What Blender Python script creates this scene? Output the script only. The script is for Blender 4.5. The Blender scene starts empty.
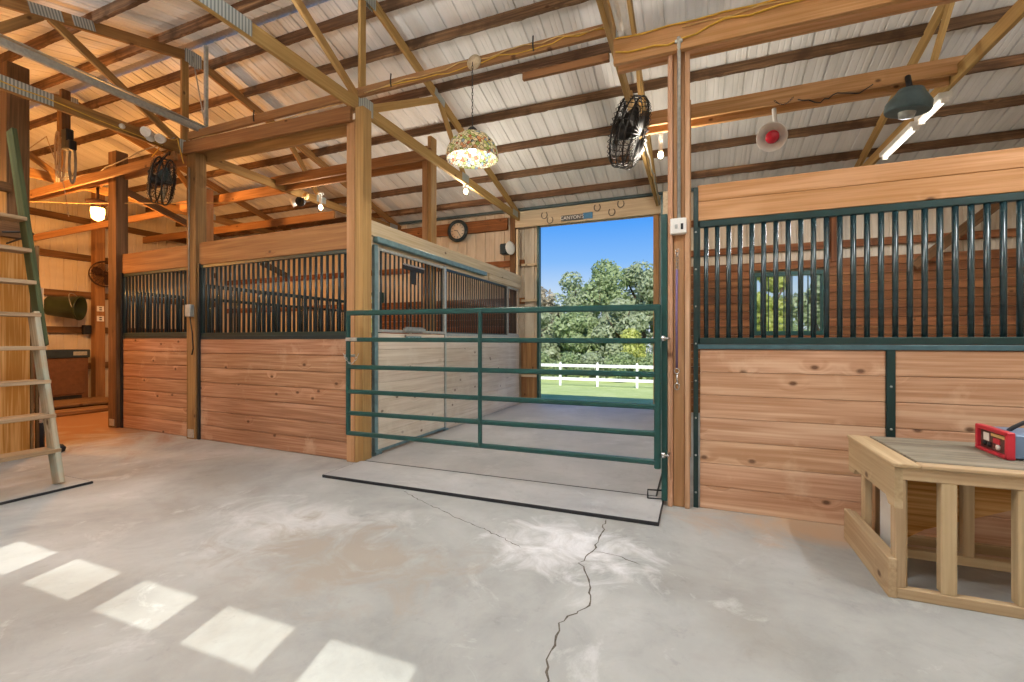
import bpy, math, random
from mathutils import Vector, Matrix
random.seed(7)
S = bpy.context.scene
COL = S.collection
V = Vector

# ------------------------------------------------------------------ helpers
def lin(h):
    h = h.lstrip('#')
    o = []
    for i in (0, 2, 4):
        c = int(h[i:i+2], 16)/255
        o.append(c/12.92 if c <= .04045 else ((c+.055)/1.055)**2.4)
    return (o[0], o[1], o[2], 1)

class G:
    """collects solids into one mesh; every vertex carries a grain coordinate (gc) and a board number (rnd)"""
    def __init__(s): s.v = []; s.f = []; s.sm = []; s.mi = []; s.gc = []; s.rn = []
    def _add(s, vs, fs, gcs, rnd, smooth=False, mi=0):
        b = len(s.v)
        s.v += [tuple(x) for x in vs]; s.gc += [tuple(g) for g in gcs]; s.rn += [rnd]*len(vs)
        for f in fs:
            s.f.append(tuple(b+i for i in f)); s.sm.append(smooth); s.mi.append(mi)
    def obox(s, c, ax, half, bev=.003, mi=0):
        """oriented box: centre, three axes, three half sizes"""
        c = V(c); ax = [V(a).normalized() for a in ax]
        bev = min(bev, min(half)*.48)
        rnd = random.random(); off = V((random.random()*40, random.random()*40, random.random()*40))
        order = sorted(range(3), key=lambda i: -half[i])
        vs = []; gcs = []; idx = {}
        for sx in (-1, 1):
            for sy in (-1, 1):
                for sz in (-1, 1):
                    sg = (sx, sy, sz)
                    for k in range(3):
                        l = [sg[i]*(half[i] if i == k else half[i]-bev) for i in range(3)]
                        idx[(sg, k)] = len(vs)
                        vs.append(c+ax[0]*l[0]+ax[1]*l[1]+ax[2]*l[2])
                        gcs.append((l[order[0]]+off.x, l[order[1]]+off.y, l[order[2]]+off.z))
        fs = []
        for k in range(3):
            a, b = [i for i in range(3) if i != k]
            for sk in (-1, 1):
                q = []
                for sa, sb in ((-1, -1), (1, -1), (1, 1), (-1, 1)):
                    sg = [0, 0, 0]; sg[k] = sk; sg[a] = sa; sg[b] = sb
                    q.append(idx[(tuple(sg), k)])
                fs.append(q)
        for k in range(3):
            a, b = [i for i in range(3) if i != k]
            for sa in (-1, 1):
                for sb in (-1, 1):
                    s0 = [0, 0, 0]; s0[a] = sa; s0[b] = sb; s1 = s0[:]
                    s0[k] = -1; s1[k] = 1; s0 = tuple(s0); s1 = tuple(s1)
                    fs.append([idx[(s0, a)], idx[(s1, a)], idx[(s1, b)], idx[(s0, b)]])
        for sx in (-1, 1):
            for sy in (-1, 1):
                for sz in (-1, 1):
                    fs.append([idx[((sx, sy, sz), k)] for k in range(3)])
        out = []
        for f in fs:                      # make normals point outwards
            p = [vs[i] for i in f]; n = (p[1]-p[0]).cross(p[2]-p[0]); m = sum(p, V())/len(p)
            out.append(f if n.dot(m-c) > 0 else f[::-1])
        s._add(vs, out, gcs, rnd, False, mi)
    def bx(s, x0, x1, y0, y1, z0, z1, bev=.003, mi=0):
        s.obox(((x0+x1)/2, (y0+y1)/2, (z0+z1)/2), ((1,0,0),(0,1,0),(0,0,1)), (abs(x1-x0)/2, abs(y1-y0)/2, abs(z1-z0)/2), bev, mi)
    def beam(s, p0, p1, w, h, up=(0,0,1), bev=.004, mi=0):
        """bar from p0 to p1; h is its size along 'up', w across"""
        p0 = V(p0); p1 = V(p1); d = (p1-p0); L = d.length; d.normalize()
        side = d.cross(V(up)).normalized(); u = side.cross(d).normalized()
        s.obox((p0+p1)/2, (d, side, u), (L/2, w/2, h/2), bev, mi)
    def tube(s, pts, r, n=8, mi=0, closed=False):
        pts = [V(p) for p in pts]; N = len(pts); vs = []; gcs = []
        rnd = random.random(); o = random.random()*40
        up = V((0, 0, 1)); prev = None; acc = 0
        rr = r if isinstance(r, (list, tuple)) else [r]*N
        for i, p in enumerate(pts):
            if closed: d = pts[(i+1) % N]-pts[i-1]
            else: d = pts[min(i+1, N-1)]-pts[max(i-1, 0)]
            d = d.normalized() if d.length > 1e-9 else V((0, 0, 1))
            if prev is None:
                a = up if abs(d.z) < .9 else V((1, 0, 0)); u = d.cross(a).normalized()
            else:
                u = (prev-d*prev.dot(d)); u = u.normalized() if u.length > 1e-6 else d.orthogonal().normalized()
            prev = u; w = d.cross(u)
            if i: acc += (pts[i]-pts[i-1]).length
            for k in range(n):
                a = 2*math.pi*k/n
                vs.append(p+u*math.cos(a)*rr[i]+w*math.sin(a)*rr[i]); gcs.append((acc+o, math.cos(a)*rr[i]+o, math.sin(a)*rr[i]))
        fs = []
        for i in range(N if closed else N-1):
            j = (i+1) % N
            for k in range(n):
                fs.append((i*n+k, i*n+(k+1) % n, j*n+(k+1) % n, j*n+k))
        s._add(vs, fs, gcs, rnd, True, mi)
        if not closed:
            b = len(s.v)-len(vs)
            s.f.append(tuple(b+k for k in range(n))[::-1]); s.sm.append(False); s.mi.append(mi)
            s.f.append(tuple(b+(N-1)*n+k for k in range(n))); s.sm.append(False); s.mi.append(mi)
    def lathe(s, prof, c, axis=(0,0,1), n=20, mi=0, smooth=True):
        """profile of (radius, height) turned about an axis through c"""
        a = V(axis).normalized(); u = a.orthogonal().normalized(); w = a.cross(u); c = V(c)
        vs = []; gcs = []; fs = []; m = len(prof); rnd = random.random(); o = random.random()*40
        for r, h in prof:
            for k in range(n):
                t = 2*math.pi*k/n
                vs.append(c+a*h+u*math.cos(t)*r+w*math.sin(t)*r); gcs.append((h+o, r*math.cos(t), r*math.sin(t)))
        for i in range(m-1):
            for k in range(n):
                fs.append((i*n+k, i*n+(k+1) % n, (i+1)*n+(k+1) % n, (i+1)*n+k))
        s._add(vs, fs, gcs, rnd, smooth, mi)
        b = len(s.v)-len(vs)
        if prof[0][0] > 1e-4: s.f.append(tuple(b+k for k in range(n))[::-1]); s.sm.append(False); s.mi.append(mi)
        if prof[-1][0] > 1e-4: s.f.append(tuple(b+(m-1)*n+k for k in range(n))); s.sm.append(False); s.mi.append(mi)
    def ball(s, c, r, n=14, mi=0, sc=(1,1,1)):
        c = V(c); m = n//2; vs = []; fs = []; gcs = []
        for i in range(m+1):
            t = math.pi*i/m
            for k in range(n):
                p = 2*math.pi*k/n
                d = V((math.sin(t)*math.cos(p)*r*sc[0], math.sin(t)*math.sin(p)*r*sc[1], math.cos(t)*r*sc[2]))
                vs.append(c+d); gcs.append(d)
        for i in range(m):
            for k in range(n):
                fs.append((i*n+k, (i+1)*n+k, (i+1)*n+(k+1) % n, i*n+(k+1) % n))
        s._add(vs, fs, gcs, random.random(), True, mi)
    def prism(s, poly, o, u, v, t, mi=0):
        """2D outline (anticlockwise in u,v) at o given thickness t along u x v"""
        o = V(o); u = V(u).normalized(); v = V(v).normalized(); w = u.cross(v)
        n = len(poly); vs = []; gcs = []; f0 = random.random()*40
        for k in (0, 1):
            for a, b in poly:
                vs.append(o+u*a+v*b+w*(t*k)); gcs.append((a+f0, b+f0, t*k))
        fs = [tuple(range(n))[::-1], tuple(range(n, 2*n))]
        for i in range(n):
            j = (i+1) % n; fs.append((i, j, n+j, n+i))
        s._add(vs, fs, gcs, random.random(), False, mi)
    def quad(s, a, b, c, d, mi=0):
        s._add([a, b, c, d], [(0, 1, 2, 3)], [a, b, c, d], random.random(), False, mi)
    def build(s, name, mats, parent=None, pivot=None):
        if not isinstance(mats, (list, tuple)): mats = [mats]
        org = V((0, 0, 0)); r = parent
        while r is not None:
            org = org + V(r.location); r = r.parent
        if parent is None:
            if pivot is None:
                xs, ys, zs = zip(*s.v); pivot = ((min(xs)+max(xs))/2, (min(ys)+max(ys))/2, min(zs))
            org = V(pivot)
        me = bpy.data.meshes.new(name)
        me.from_pydata([tuple(V(p)-org) for p in s.v], [], s.f)
        me.polygons.foreach_set('use_smooth', s.sm); me.polygons.foreach_set('material_index', s.mi)
        a = me.attributes.new('gc', 'FLOAT_VECTOR', 'POINT'); a.data.foreach_set('vector', [x for g in s.gc for x in g])
        a = me.attributes.new('rnd', 'FLOAT', 'POINT'); a.data.foreach_set('value', s.rn)
        for m in mats: me.materials.append(m)
        me.update()
        o = bpy.data.objects.new(name, me); COL.objects.link(o)
        if parent is not None: o.parent = parent
        else: o.location = org
        return o

def tag(o, label=None, cat=None, group=None, kind=None):
    if label: o['label'] = label
    if cat: o['category'] = cat
    if group: o['group'] = group
    if kind: o['kind'] = kind
    return o
def thing(name, label, cat, loc=(0,0,0), group=None):
    o = bpy.data.objects.new(name, None); COL.objects.link(o); o.location = loc; o.empty_display_size = .1
    return tag(o, label, cat, group)
def struct(o, label, cat=None): return tag(o, label, cat or 'building', None, 'structure')
def copy_tree(o, dx=(0,0,0), label=None):
    kids = [c for c in bpy.data.objects if c.parent is o]
    r = o.copy(); COL.objects.link(r); r.location = V(o.location)+V(dx)
    if label: r['label'] = label
    def rec(src, dst):
        for c in [k for k in bpy.data.objects if k.parent is src]:
            d = c.copy(); COL.objects.link(d); d.parent = dst; rec(c, d)
    for k in kids:
        d = k.copy(); COL.objects.link(d); d.parent = r; rec(k, d)
    return r

# ------------------------------------------------------------------ materials
def newmat(name):
    m = bpy.data.materials.new(name); m.use_nodes = True; nt = m.node_tree
    b = nt.nodes['Principled BSDF']
    return m, nt, b
def N(nt, t, **kw):
    n = nt.nodes.new(t)
    for k, v in kw.items():
        if k.startswith('i_'): n.inputs[k[2:].replace('_', ' ')].default_value = v
        else: setattr(n, k, v)
    return n
def ramp(nt, stops, interp='LINEAR'):
    r = nt.nodes.new('ShaderNodeValToRGB'); r.color_ramp.interpolation = interp
    e = r.color_ramp.elements
    while len(e) > 1: e.remove(e[-1])
    e[0].position = stops[0][0]; e[0].color = stops[0][1]
    for p, c in stops[1:]:
        x = e.new(p); x.color = c
    return r
def mix(nt, a, b, fac, mode='MIX'):
    m = nt.nodes.new('ShaderNodeMix'); m.data_type = 'RGBA'; m.blend_type = mode
    for sock, val in ((m.inputs[0], fac), (m.inputs[6], a), (m.inputs[7], b)):
        if hasattr(val, 'links') or isinstance(val, bpy.types.NodeSocket): nt.links.new(val, sock)
        else: sock.default_value = val
    return m.outputs[2]
def plain(name, col, rough=.5, metal=0, spec=.4, noise=.12, nscale=14, bump=0):
    m, nt, b = newmat(name); c = lin(col)
    b.inputs['Roughness'].default_value = rough; b.inputs['Metallic'].default_value = metal
    b.inputs['Specular IOR Level'].default_value = spec
    tc = N(nt, 'ShaderNodeTexCoord'); no = N(nt, 'ShaderNodeTexNoise'); no.inputs['Scale'].default_value = nscale; no.inputs['Detail'].default_value = 5
    nt.links.new(tc.outputs['Object'], no.inputs['Vector'])
    d = tuple(x*(1-noise*1.6) for x in c[:3])+(1,); l = tuple(min(1, x*(1+noise)) for x in c[:3])+(1,)
    r = ramp(nt, [(.3, d), (.7, l)]); nt.links.new(no.outputs['Fac'], r.inputs['Fac'])
    nt.links.new(r.outputs['Color'], b.inputs['Base Color'])
    if bump:
        bp = N(nt, 'ShaderNodeBump'); bp.inputs['Strength'].default_value = bump; bp.inputs['Distance'].default_value = .01
        nt.links.new(no.outputs['Fac'], bp.inputs['Height']); nt.links.new(bp.outputs['Normal'], b.inputs['Normal'])
    return m
def wood(name, base, dark, light, knots=.16, vary=.22, rough=.7, gscale=1.0, knotcol='4a2c18', wear=None, contrast=1.0):
    """sawn timber: long grain along the piece, growth figure, knots, and a tone of its own for every board"""
    m, nt, b = newmat(name); L = nt.links.new
    at = N(nt, 'ShaderNodeAttribute', attribute_name='gc'); rn = N(nt, 'ShaderNodeAttribute', attribute_name='rnd')
    # knots
    vo = N(nt, 'ShaderNodeTexVoronoi'); vo.voronoi_dimensions = '2D'; vo.inputs['Scale'].default_value = 3.6
    sc0 = N(nt, 'ShaderNodeMapping'); sc0.inputs['Scale'].default_value = (.8, 1.25, .0)
    L(at.outputs['Vector'], sc0.inputs['Vector']); L(sc0.outputs['Vector'], vo.inputs['Vector'])
    sep = N(nt, 'ShaderNodeSeparateColor'); L(vo.outputs['Color'], sep.inputs['Color'])
    keep = N(nt, 'ShaderNodeMath', operation='LESS_THAN'); keep.inputs[1].default_value = knots; L(sep.outputs['Red'], keep.inputs[0])
    # swirl near knots
    nr = N(nt, 'ShaderNodeMapRange'); nr.inputs['From Min'].default_value = .0; nr.inputs['From Max'].default_value = .32; nr.inputs['To Min'].default_value = 1; nr.inputs['To Max'].default_value = 0
    L(vo.outputs['Distance'], nr.inputs['Value'])
    sw = N(nt, 'ShaderNodeMath', operation='MULTIPLY'); L(nr.outputs['Result'], sw.inputs[0]); L(keep.outputs[0], sw.inputs[1])
    mp = N(nt, 'ShaderNodeMapping'); mp.inputs['Scale'].default_value = (.55*gscale, 9*gscale, 9*gscale)
    L(at.outputs['Vector'], mp.inputs['Vector'])
    addv = N(nt, 'ShaderNodeVectorMath', operation='ADD'); L(mp.outputs['Vector'], addv.inputs[0])
    cmb = N(nt, 'ShaderNodeCombineXYZ'); L(sw.outputs[0], cmb.inputs['Y']); L(cmb.outputs[0], addv.inputs[1])
    n1 = N(nt, 'ShaderNodeTexNoise'); n1.inputs['Scale'].default_value = 1.1; n1.inputs['Detail'].default_value = 2; n1.inputs['Distortion'].default_value = .6
    L(addv.outputs[0], n1.inputs['Vector'])
    mu = N(nt, 'ShaderNodeMath', operation='MULTIPLY'); mu.inputs[1].default_value = 9; L(n1.outputs['Fac'], mu.inputs[0])
    si = N(nt, 'ShaderNodeMath', operation='SINE'); L(mu.outputs[0], si.inputs[0])
    mp2 = N(nt, 'ShaderNodeMapping'); mp2.inputs['Scale'].default_value = (1.6, 60, 60); L(at.outputs['Vector'], mp2.inputs['Vector'])
    n2 = N(nt, 'ShaderNodeTexNoise'); n2.inputs['Scale'].default_value = 1; n2.inputs['Detail'].default_value = 6; L(mp2.outputs['Vector'], n2.inputs['Vector'])
    s2 = N(nt, 'ShaderNodeMath', operation='MULTIPLY_ADD'); s2.inputs[1].default_value = .22*contrast; s2.inputs[2].default_value = .5; L(si.outputs[0], s2.inputs[0])
    s3 = N(nt, 'ShaderNodeMath', operation='MULTIPLY_ADD'); s3.inputs[1].default_value = .8*contrast; L(n2.outputs['Fac'], s3.inputs[0]); L(s2.outputs[0], s3.inputs[2])
    s4 = N(nt, 'ShaderNodeMath', operation='SUBTRACT'); s4.inputs[1].default_value = .4*contrast; L(s3.outputs[0], s4.inputs[0])
    r = ramp(nt, [(.18, lin(dark)), (.5, lin(base)), (.85, lin(light))]); L(s4.outputs[0], r.inputs['Fac'])
    col = r.outputs['Color']
    # board tone
    tv = N(nt, 'ShaderNodeMapRange'); tv.inputs['To Min'].default_value = 1-vary; tv.inputs['To Max'].default_value = 1+vary*.55
    L(rn.outputs['Fac'], tv.inputs['Value'])
    cm = N(nt, 'ShaderNodeCombineColor'); L(tv.outputs[0], cm.inputs[0]); L(tv.outputs[0], cm.inputs[1]); L(tv.outputs[0], cm.inputs[2])
    col = mix(nt, col, cm.outputs[0], 1.0, 'MULTIPLY')
    hs = N(nt, 'ShaderNodeHueSaturation'); hm = N(nt, 'ShaderNodeMapRange'); hm.inputs['To Min'].default_value = .496; hm.inputs['To Max'].default_value = .504
    rm = N(nt, 'ShaderNodeMath', operation='FRACT'); r7 = N(nt, 'ShaderNodeMath', operation='MULTIPLY'); r7.inputs[1].default_value = 7.31
    L(rn.outputs['Fac'], r7.inputs[0]); L(r7.outputs[0], rm.inputs[0]); L(rm.outputs[0], hm.inputs['Value']); L(hm.outputs[0], hs.inputs['Hue']); L(col, hs.inputs['Color'])
    col = hs.outputs['Color']
    # knot colour
    kd = N(nt, 'ShaderNodeMapRange'); kd.inputs['From Min'].default_value = .04; kd.inputs['From Max'].default_value = .1; kd.inputs['To Min'].default_value = 1; kd.inputs['To Max'].default_value = 0
    L(vo.outputs['Distance'], kd.inputs['Value'])
    kk = N(nt, 'ShaderNodeMath', operation='MULTIPLY'); L(kd.outputs[0], kk.inputs[0]); L(keep.outputs[0], kk.inputs[1])
    k8 = N(nt, 'ShaderNodeMath', operation='MULTIPLY'); k8.inputs[1].default_value = .85; L(kk.outputs[0], k8.inputs[0])
    col = mix(nt, col, lin(knotcol), k8.outputs[0])
    if wear:
        wn = N(nt, 'ShaderNodeTexNoise'); wn.inputs['Scale'].default_value = 2.2; wn.inputs['Detail'].default_value = 7; wn.inputs['Roughness'].default_value = .65
        tc = N(nt, 'ShaderNodeTexCoord'); L(tc.outputs['Object'], wn.inputs['Vector'])
        wr = ramp(nt, [(wear[1], (0,0,0,1)), (wear[1]+.12, (wear[2],)*3+(1,))]); L(wn.outputs['Fac'], wr.inputs['Fac'])
        col = mix(nt, col, lin(wear[0]), wr.outputs['Color'])
    L(col, b.inputs['Base Color'])
    b.inputs['Roughness'].default_value = rough; b.inputs['Specular IOR Level'].default_value = .25
    bp = N(nt, 'ShaderNodeBump'); bp.inputs['Strength'].default_value = .25; bp.inputs['Distance'].default_value = .004
    L(n2.outputs['Fac'], bp.inputs['Height']); L(bp.outputs['Normal'], b.inputs['Normal'])
    return m
def emit(name, col, strength):
    m, nt, b = newmat(name)
    b.inputs['Base Color'].default_value = lin(col); b.inputs['Emission Color'].default_value = lin(col); b.inputs['Emission Strength'].default_value = strength
    return m

M = {}
M['panel'] = wood('pine_boards', 'c6a083', 'ab8162', 'd6b698', knots=.4, vary=.06, contrast=1.15, wear=('d8b99c', .58, .5))
M['panel_left'] = wood('pine_boards_red', 'b48b6e', '936b4f', 'c5a286', knots=.35, vary=.08, contrast=1.1, wear=('c9ab90', .58, .55))
M['panel_pale'] = wood('weathered_boards', 'dad0c2', 'beb09e', 'e6dfd3', knots=.3, vary=.06, wear=('ddd6c8', .5, .5), contrast=.8)
M['cap_pale'] = wood('weathered_cap', 'd8c8ad', 'bda988', 'e6d9c2', knots=.15, vary=.05, contrast=.8)
M['header'] = wood('header_timber', 'c1946a', 'a67849', 'd3ab80', knots=.22, vary=.06, contrast=1.0)
M['header_dark'] = wood('header_timber_old', '9f754c', '80593a', 'b48c61', knots=.13, vary=.15, contrast=.8)
M['post'] = wood('post_timber', 'b3905d', '96734a', 'c6a673', knots=.1, vary=.08, contrast=.8)
M['post_red'] = wood('post_timber_red', 'b48a63', '977048', 'c8a27d', knots=.12, vary=.1, contrast=.7)
M['post_brown'] = wood('post_timber_brown', '967349', '765633', 'ad8a5d', knots=.1, vary=.06, contrast=.9)
M['post_dark'] = wood('post_timber_dark', '7d5c3c', '584026', '94714d', knots=.1, vary=.15)
M['truss'] = wood('truss_timber', 'b9975f', '9b7846', 'cdb07c', knots=.12, vary=.1, contrast=.7)
M['truss_old'] = wood('truss_timber_old', 'a17a49', '7f5b34', 'b9935f', knots=.12, vary=.1, contrast=.8)
M['purlin'] = wood('purlin_timber', '86674a', '5c4430', 'a68560', knots=.1, vary=.12, wear=('4a3524', .5, .8), contrast=1.3)
M['dark_boards'] = wood('stall_lining', '93603a', '6b4125', 'ab7a50', knots=.15, vary=.3, wear=('4a3222', .57, .7))
M['plywood'] = wood('plywood', 'cf9f60', 'a8742f', 'dfb67c', knots=.0, vary=.04, gscale=.35, contrast=1.5)
M['bench'] = wood('bench_timber', 'c2ab88', 'a48a68', 'd2bd9c', knots=.1, vary=.1, contrast=.7)
M['bench_top'] = wood('bench_top_grey', '948c7b', '736b5d', 'a9a190', knots=.03, vary=.14, wear=('8d8878', .5, .5))
M['ladder_tread'] = wood('ladder_tread', 'b39b7e', '917758', 'c8b499', knots=.1, vary=.12)
M['ladder_rail'] = wood('ladder_rail', 'b9ad97', '998c74', 'cbc1ad', knots=.05, vary=.06, wear=('a0aea2', .5, .6))
M['green_rail'] = wood('ladder_green', '50593a', '3a4329', '67704c', knots=.05, vary=.1, wear=('8a7d55', .62, .6))
M['old_step'] = wood('old_step', '8a6b4c', '5f4733', 'a5845f', knots=.08, vary=.25)
M['teal'] = plain('teal_paint', '124440', .35, .0, .5, .1)
M['teal_dark'] = plain('teal_dark_paint', '12302f', .38, 0, .5, .1)
M['bar'] = plain('bar_paint', '1d3338', .18, .1, .7, .08)
M['bar_dark'] = plain('bar_dark_paint', '2b3a3f', .3, .35, .5, .1)
M['bluegrey'] = plain('blue_grey_paint', '6d8c93', .45, .2, .5, .15)
M['sill_blue'] = plain('sill_blue_paint', '44626b', .35, .2, .5, .12)
M['galv'] = plain('galvanised', 'b9bdbb', .35, .7, .5, .12, 30)
M['galv_dull'] = plain('galvanised_dull', 'a9aca8', .5, .25, .5, .12, 30)
M['steel'] = plain('bright_steel', 'c8c8c6', .25, .9)
M['black'] = plain('black_paint', '1d1e20', .5)
M['rubber'] = plain('black_rubber', '26272a', .8)
M['white'] = plain('white_plastic', 'e6e5e0', .4, noise=.04)
M['pvc'] = plain('pvc_pipe', 'e8e5de', .4, noise=.04)
M['hood'] = plain('grey_green_enamel', '4d6064', .45, .1)
M['wire_yellow'] = plain('yellow_cable', 'd8ae3f', .5)
M['wire_tan'] = plain('tan_cable', 'cfae74', .6)
M['wire_grey'] = plain('grey_cable', '8c867a', .6)
M['rope'] = plain('rope', 'b9a283', .9, bump=.5, nscale=80)
M['lead'] = plain('purple_webbing', '7b6a94', .8)
M['red'] = plain('red_plastic', 'c02f3e', .35, noise=.06)
M['blue'] = plain('blue_grey_case', '6e89a8', .35, noise=.06)
M['face_panel'] = plain('control_face', '5b3b38', .45, noise=.5, nscale=60)
M['bucket'] = plain('green_bucket', '2f3a20', .45)
M['cab_brown'] = plain('brown_front', '6a4a34', .45)
M['cab_blue'] = plain('blue_top', '2f3c48', .4)
M['rust'] = plain('rusty_fan', '4c3325', .6, .3)
M['clock_face'] = plain('clock_face', 'e4d3bc', .5, noise=.04)
M['clock_rim'] = plain('clock_rim', '22333a', .3)
M['vinyl'] = plain('white_vinyl', 'f0f0ec', .4, noise=.03)
M['bark'] = plain('bark', '5b4a3a', .9, noise=.3)
M['signboard'] = plain('sign_grey', '55585a', .6)
M['signblue'] = plain('sign_blue', '4a86b4', .5)
M['signletter'] = plain('sign_letter', 'f6f6f6', .5, noise=.02)
M['shoe'] = plain('iron_shoe', '77706a', .6, .4)
M['door_white'] = plain('overhead_door_paint', 'dcd9d0', .5, noise=.05)

def metal_sheet(name, c0, c1, c2, scale=1.0):
    m, nt, b = newmat(name); L = nt.links.new
    tc = N(nt, 'ShaderNodeTexCoord'); mp = N(nt, 'ShaderNodeMapping'); mp.inputs['Scale'].default_value = (4*scale, .5*scale, 1.2*scale)
    L(tc.outputs['Object'], mp.inputs['Vector'])
    n = N(nt, 'ShaderNodeTexNoise'); n.inputs['Scale'].default_value = 1.3; n.inputs['Detail'].default_value = 6; L(mp.outputs['Vector'], n.inputs['Vector'])
    r = ramp(nt, [(.3, lin(c0)), (.52, lin(c1)), (.75, lin(c2))]); L(n.outputs['Fac'], r.inputs['Fac'])
    L(r.outputs['Color'], b.inputs['Base Color']); b.inputs['Roughness'].default_value = .5; b.inputs['Specular IOR Level'].default_value = .4
    return m
M['roof'] = metal_sheet('roof_sheet', 'd0cfca', 'e0dfdb', 'ebeae7')
M['siding'] = metal_sheet('siding_sheet', 'bdae98', 'd0c4b0', 'dad0bf')

def concrete(name, tones, stain, patch, seed=0, sc=1.0):
    m, nt, b = newmat(name); L = nt.links.new
    tc = N(nt, 'ShaderNodeTexCoord'); mp = N(nt, 'ShaderNodeMapping'); mp.inputs['Location'].default_value = (seed, seed*.7, 0)
    L(tc.outputs['Object'], mp.inputs['Vector'])
    def noise(s, d=6, ro=.6, dis=0):
        n = N(nt, 'ShaderNodeTexNoise'); n.inputs['Scale'].default_value = s*sc; n.inputs['Detail'].default_value = d; n.inputs['Roughness'].default_value = ro; n.inputs['Distortion'].default_value = dis
        L(mp.outputs['Vector'], n.inputs['Vector']); return n.outputs['Fac']
    r = ramp(nt, [(.3, lin(tones[0])), (.5, lin(tones[1])), (.72, lin(tones[2]))]); L(noise(.9, 9, .62, .4), r.inputs['Fac'])
    col = r.outputs['Color']
    r2 = ramp(nt, [(.52, (0,0,0,1)), (.66, (.75,)*3+(1,))]); L(noise(.55, 7, .6, .3), r2.inputs['Fac'])
    col = mix(nt, col, lin(stain), r2.outputs['Color'])
    r3 = ramp(nt, [(.58, (0,0,0,1)), (.72, (.8,)*3+(1,))]); L(noise(1.7, 9, .7, 1.2), r3.inputs['Fac'])
    col = mix(nt, col, lin(patch), r3.outputs['Color'])
    r4 = ramp(nt, [(.28, (.55,)*3+(1,)), (.4, (1,1,1,1))]); L(noise(9, 6, .7), r4.inputs['Fac'])
    col = mix(nt, col, r4.outputs['Color'], .35, 'MULTIPLY')
    r5 = ramp(nt, [(.3, (.86,)*3+(1,)), (.5, (1,1,1,1)), (.7, (1.0,)*3+(1,))]); L(noise(3.5, 10, .72, .8), r5.inputs['Fac'])
    col = mix(nt, col, r5.outputs['Color'], .9, 'MULTIPLY')
    L(col, b.inputs['Base Color']); b.inputs['Roughness'].default_value = .6; b.inputs['Specular IOR Level'].default_value = .3
    bp = N(nt, 'ShaderNodeBump'); bp.inputs['Strength'].default_value = .12; bp.inputs['Distance'].default_value = .006
    L(noise(22, 6, .7), bp.inputs['Height']); L(bp.outputs['Normal'], b.inputs['Normal'])
    return m
M['slab'] = concrete('concrete_slab', ('8b8d8b', 'a1a3a1', 'b5b7b6'), '908d86', 'c2c4c4')
def slab_marks(m):
    """pale bloom beside the long crack and tan dust swept along the right stall"""
    nt = m.node_tree; b = nt.nodes['Principled BSDF']; L = nt.links.new; src = b.inputs['Base Color'].links[0].from_socket
    tc = N(nt, 'ShaderNodeTexCoord')
    def blob(loc, sc, lo, hi, nsc, seed):
        mp = N(nt, 'ShaderNodeMapping'); mp.vector_type = 'TEXTURE'; mp.inputs['Location'].default_value = loc; mp.inputs['Scale'].default_value = sc; L(tc.outputs['Object'], mp.inputs['Vector'])
        ln = N(nt, 'ShaderNodeVectorMath', operation='LENGTH'); L(mp.outputs['Vector'], ln.inputs[0])
        n = N(nt, 'ShaderNodeTexNoise'); n.inputs['Scale'].default_value = nsc; n.inputs['Detail'].default_value = 9; n.inputs['Roughness'].default_value = .68; n.inputs['Distortion'].default_value = 1.0
        m2 = N(nt, 'ShaderNodeMapping'); m2.inputs['Location'].default_value = (seed, 0, 0); L(tc.outputs['Object'], m2.inputs['Vector']); L(m2.outputs['Vector'], n.inputs['Vector'])
        a = N(nt, 'ShaderNodeMath', operation='MULTIPLY_ADD'); a.inputs[1].default_value = 1.5; L(n.outputs['Fac'], a.inputs[0])
        ng = N(nt, 'ShaderNodeMath', operation='MULTIPLY'); ng.inputs[1].default_value = -.6; L(ln.outputs['Value'], ng.inputs[0]); L(ng.outputs[0], a.inputs[2])
        mr = N(nt, 'ShaderNodeMapRange'); mr.inputs['From Min'].default_value = lo; mr.inputs['From Max'].default_value = hi; L(a.outputs[0], mr.inputs['Value']); return mr.outputs[0]
    c = mix(nt, src, lin('dcdde0'), blob((-.75, 2.8, 0), (.75, .55, 1), .3, .75, 3.2, 3))
    c = mix(nt, c, lin('b39a80'), blob((1.2, 3.75, 0), (1.7, .45, 1), .15, .6, 2.0, 8))
    c = mix(nt, c, lin('c3c4c4'), blob((-2.6, 2.5, 0), (1.2, .6, 1), .3, .8, 2.4, 15))
    c = mix(nt, c, lin('9a948b'), blob((-2.0, 2.2, 0), (1.6, .9, 1), .42, .72, 2.8, 22))
    c = mix(nt, c, lin('8a6547'), blob((-9.6, 4.0, 0), (2.8, 1.8, 1), .0, .45, 1.2, 31))
    L(c, b.inputs['Base Color'])
slab_marks(M['slab'])
M['mat'] = concrete('dusty_mat', ('9b9b9b', 'ababaa', 'b9b9b9'), '959595', 'c0c0c0', 11)
M['efflo'] = None

def grass_mat():
    m, nt, b = newmat('mown_grass'); L = nt.links.new
    tc = N(nt, 'ShaderNodeTexCoord')
    n = N(nt, 'ShaderNodeTexNoise'); n.inputs['Scale'].default_value = 1.2; n.inputs['Detail'].default_value = 9; n.inputs['Roughness'].default_value = .7; L(tc.outputs['Object'], n.inputs['Vector'])
    r = ramp(nt, [(.3, lin('9bac5c')), (.5, lin('b2c072')), (.7, lin('c8d08e'))]); L(n.outputs['Fac'], r.inputs['Fac'])
    n2 = N(nt, 'ShaderNodeTexNoise'); n2.inputs['Scale'].default_value = 40; n2.inputs['Detail'].default_value = 3; L(tc.outputs['Object'], n2.inputs['Vector'])
    r2 = ramp(nt, [(.3, (.6,.6,.6,1)), (.6, (1,1,1,1))]); L(n2.outputs['Fac'], r2.inputs['Fac'])
    L(mix(nt, r.outputs['Color'], r2.outputs['Color'], .6, 'MULTIPLY'), b.inputs['Base Color']); b.inputs['Roughness'].default_value = .95
    return m
M['grass'] = grass_mat()
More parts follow.
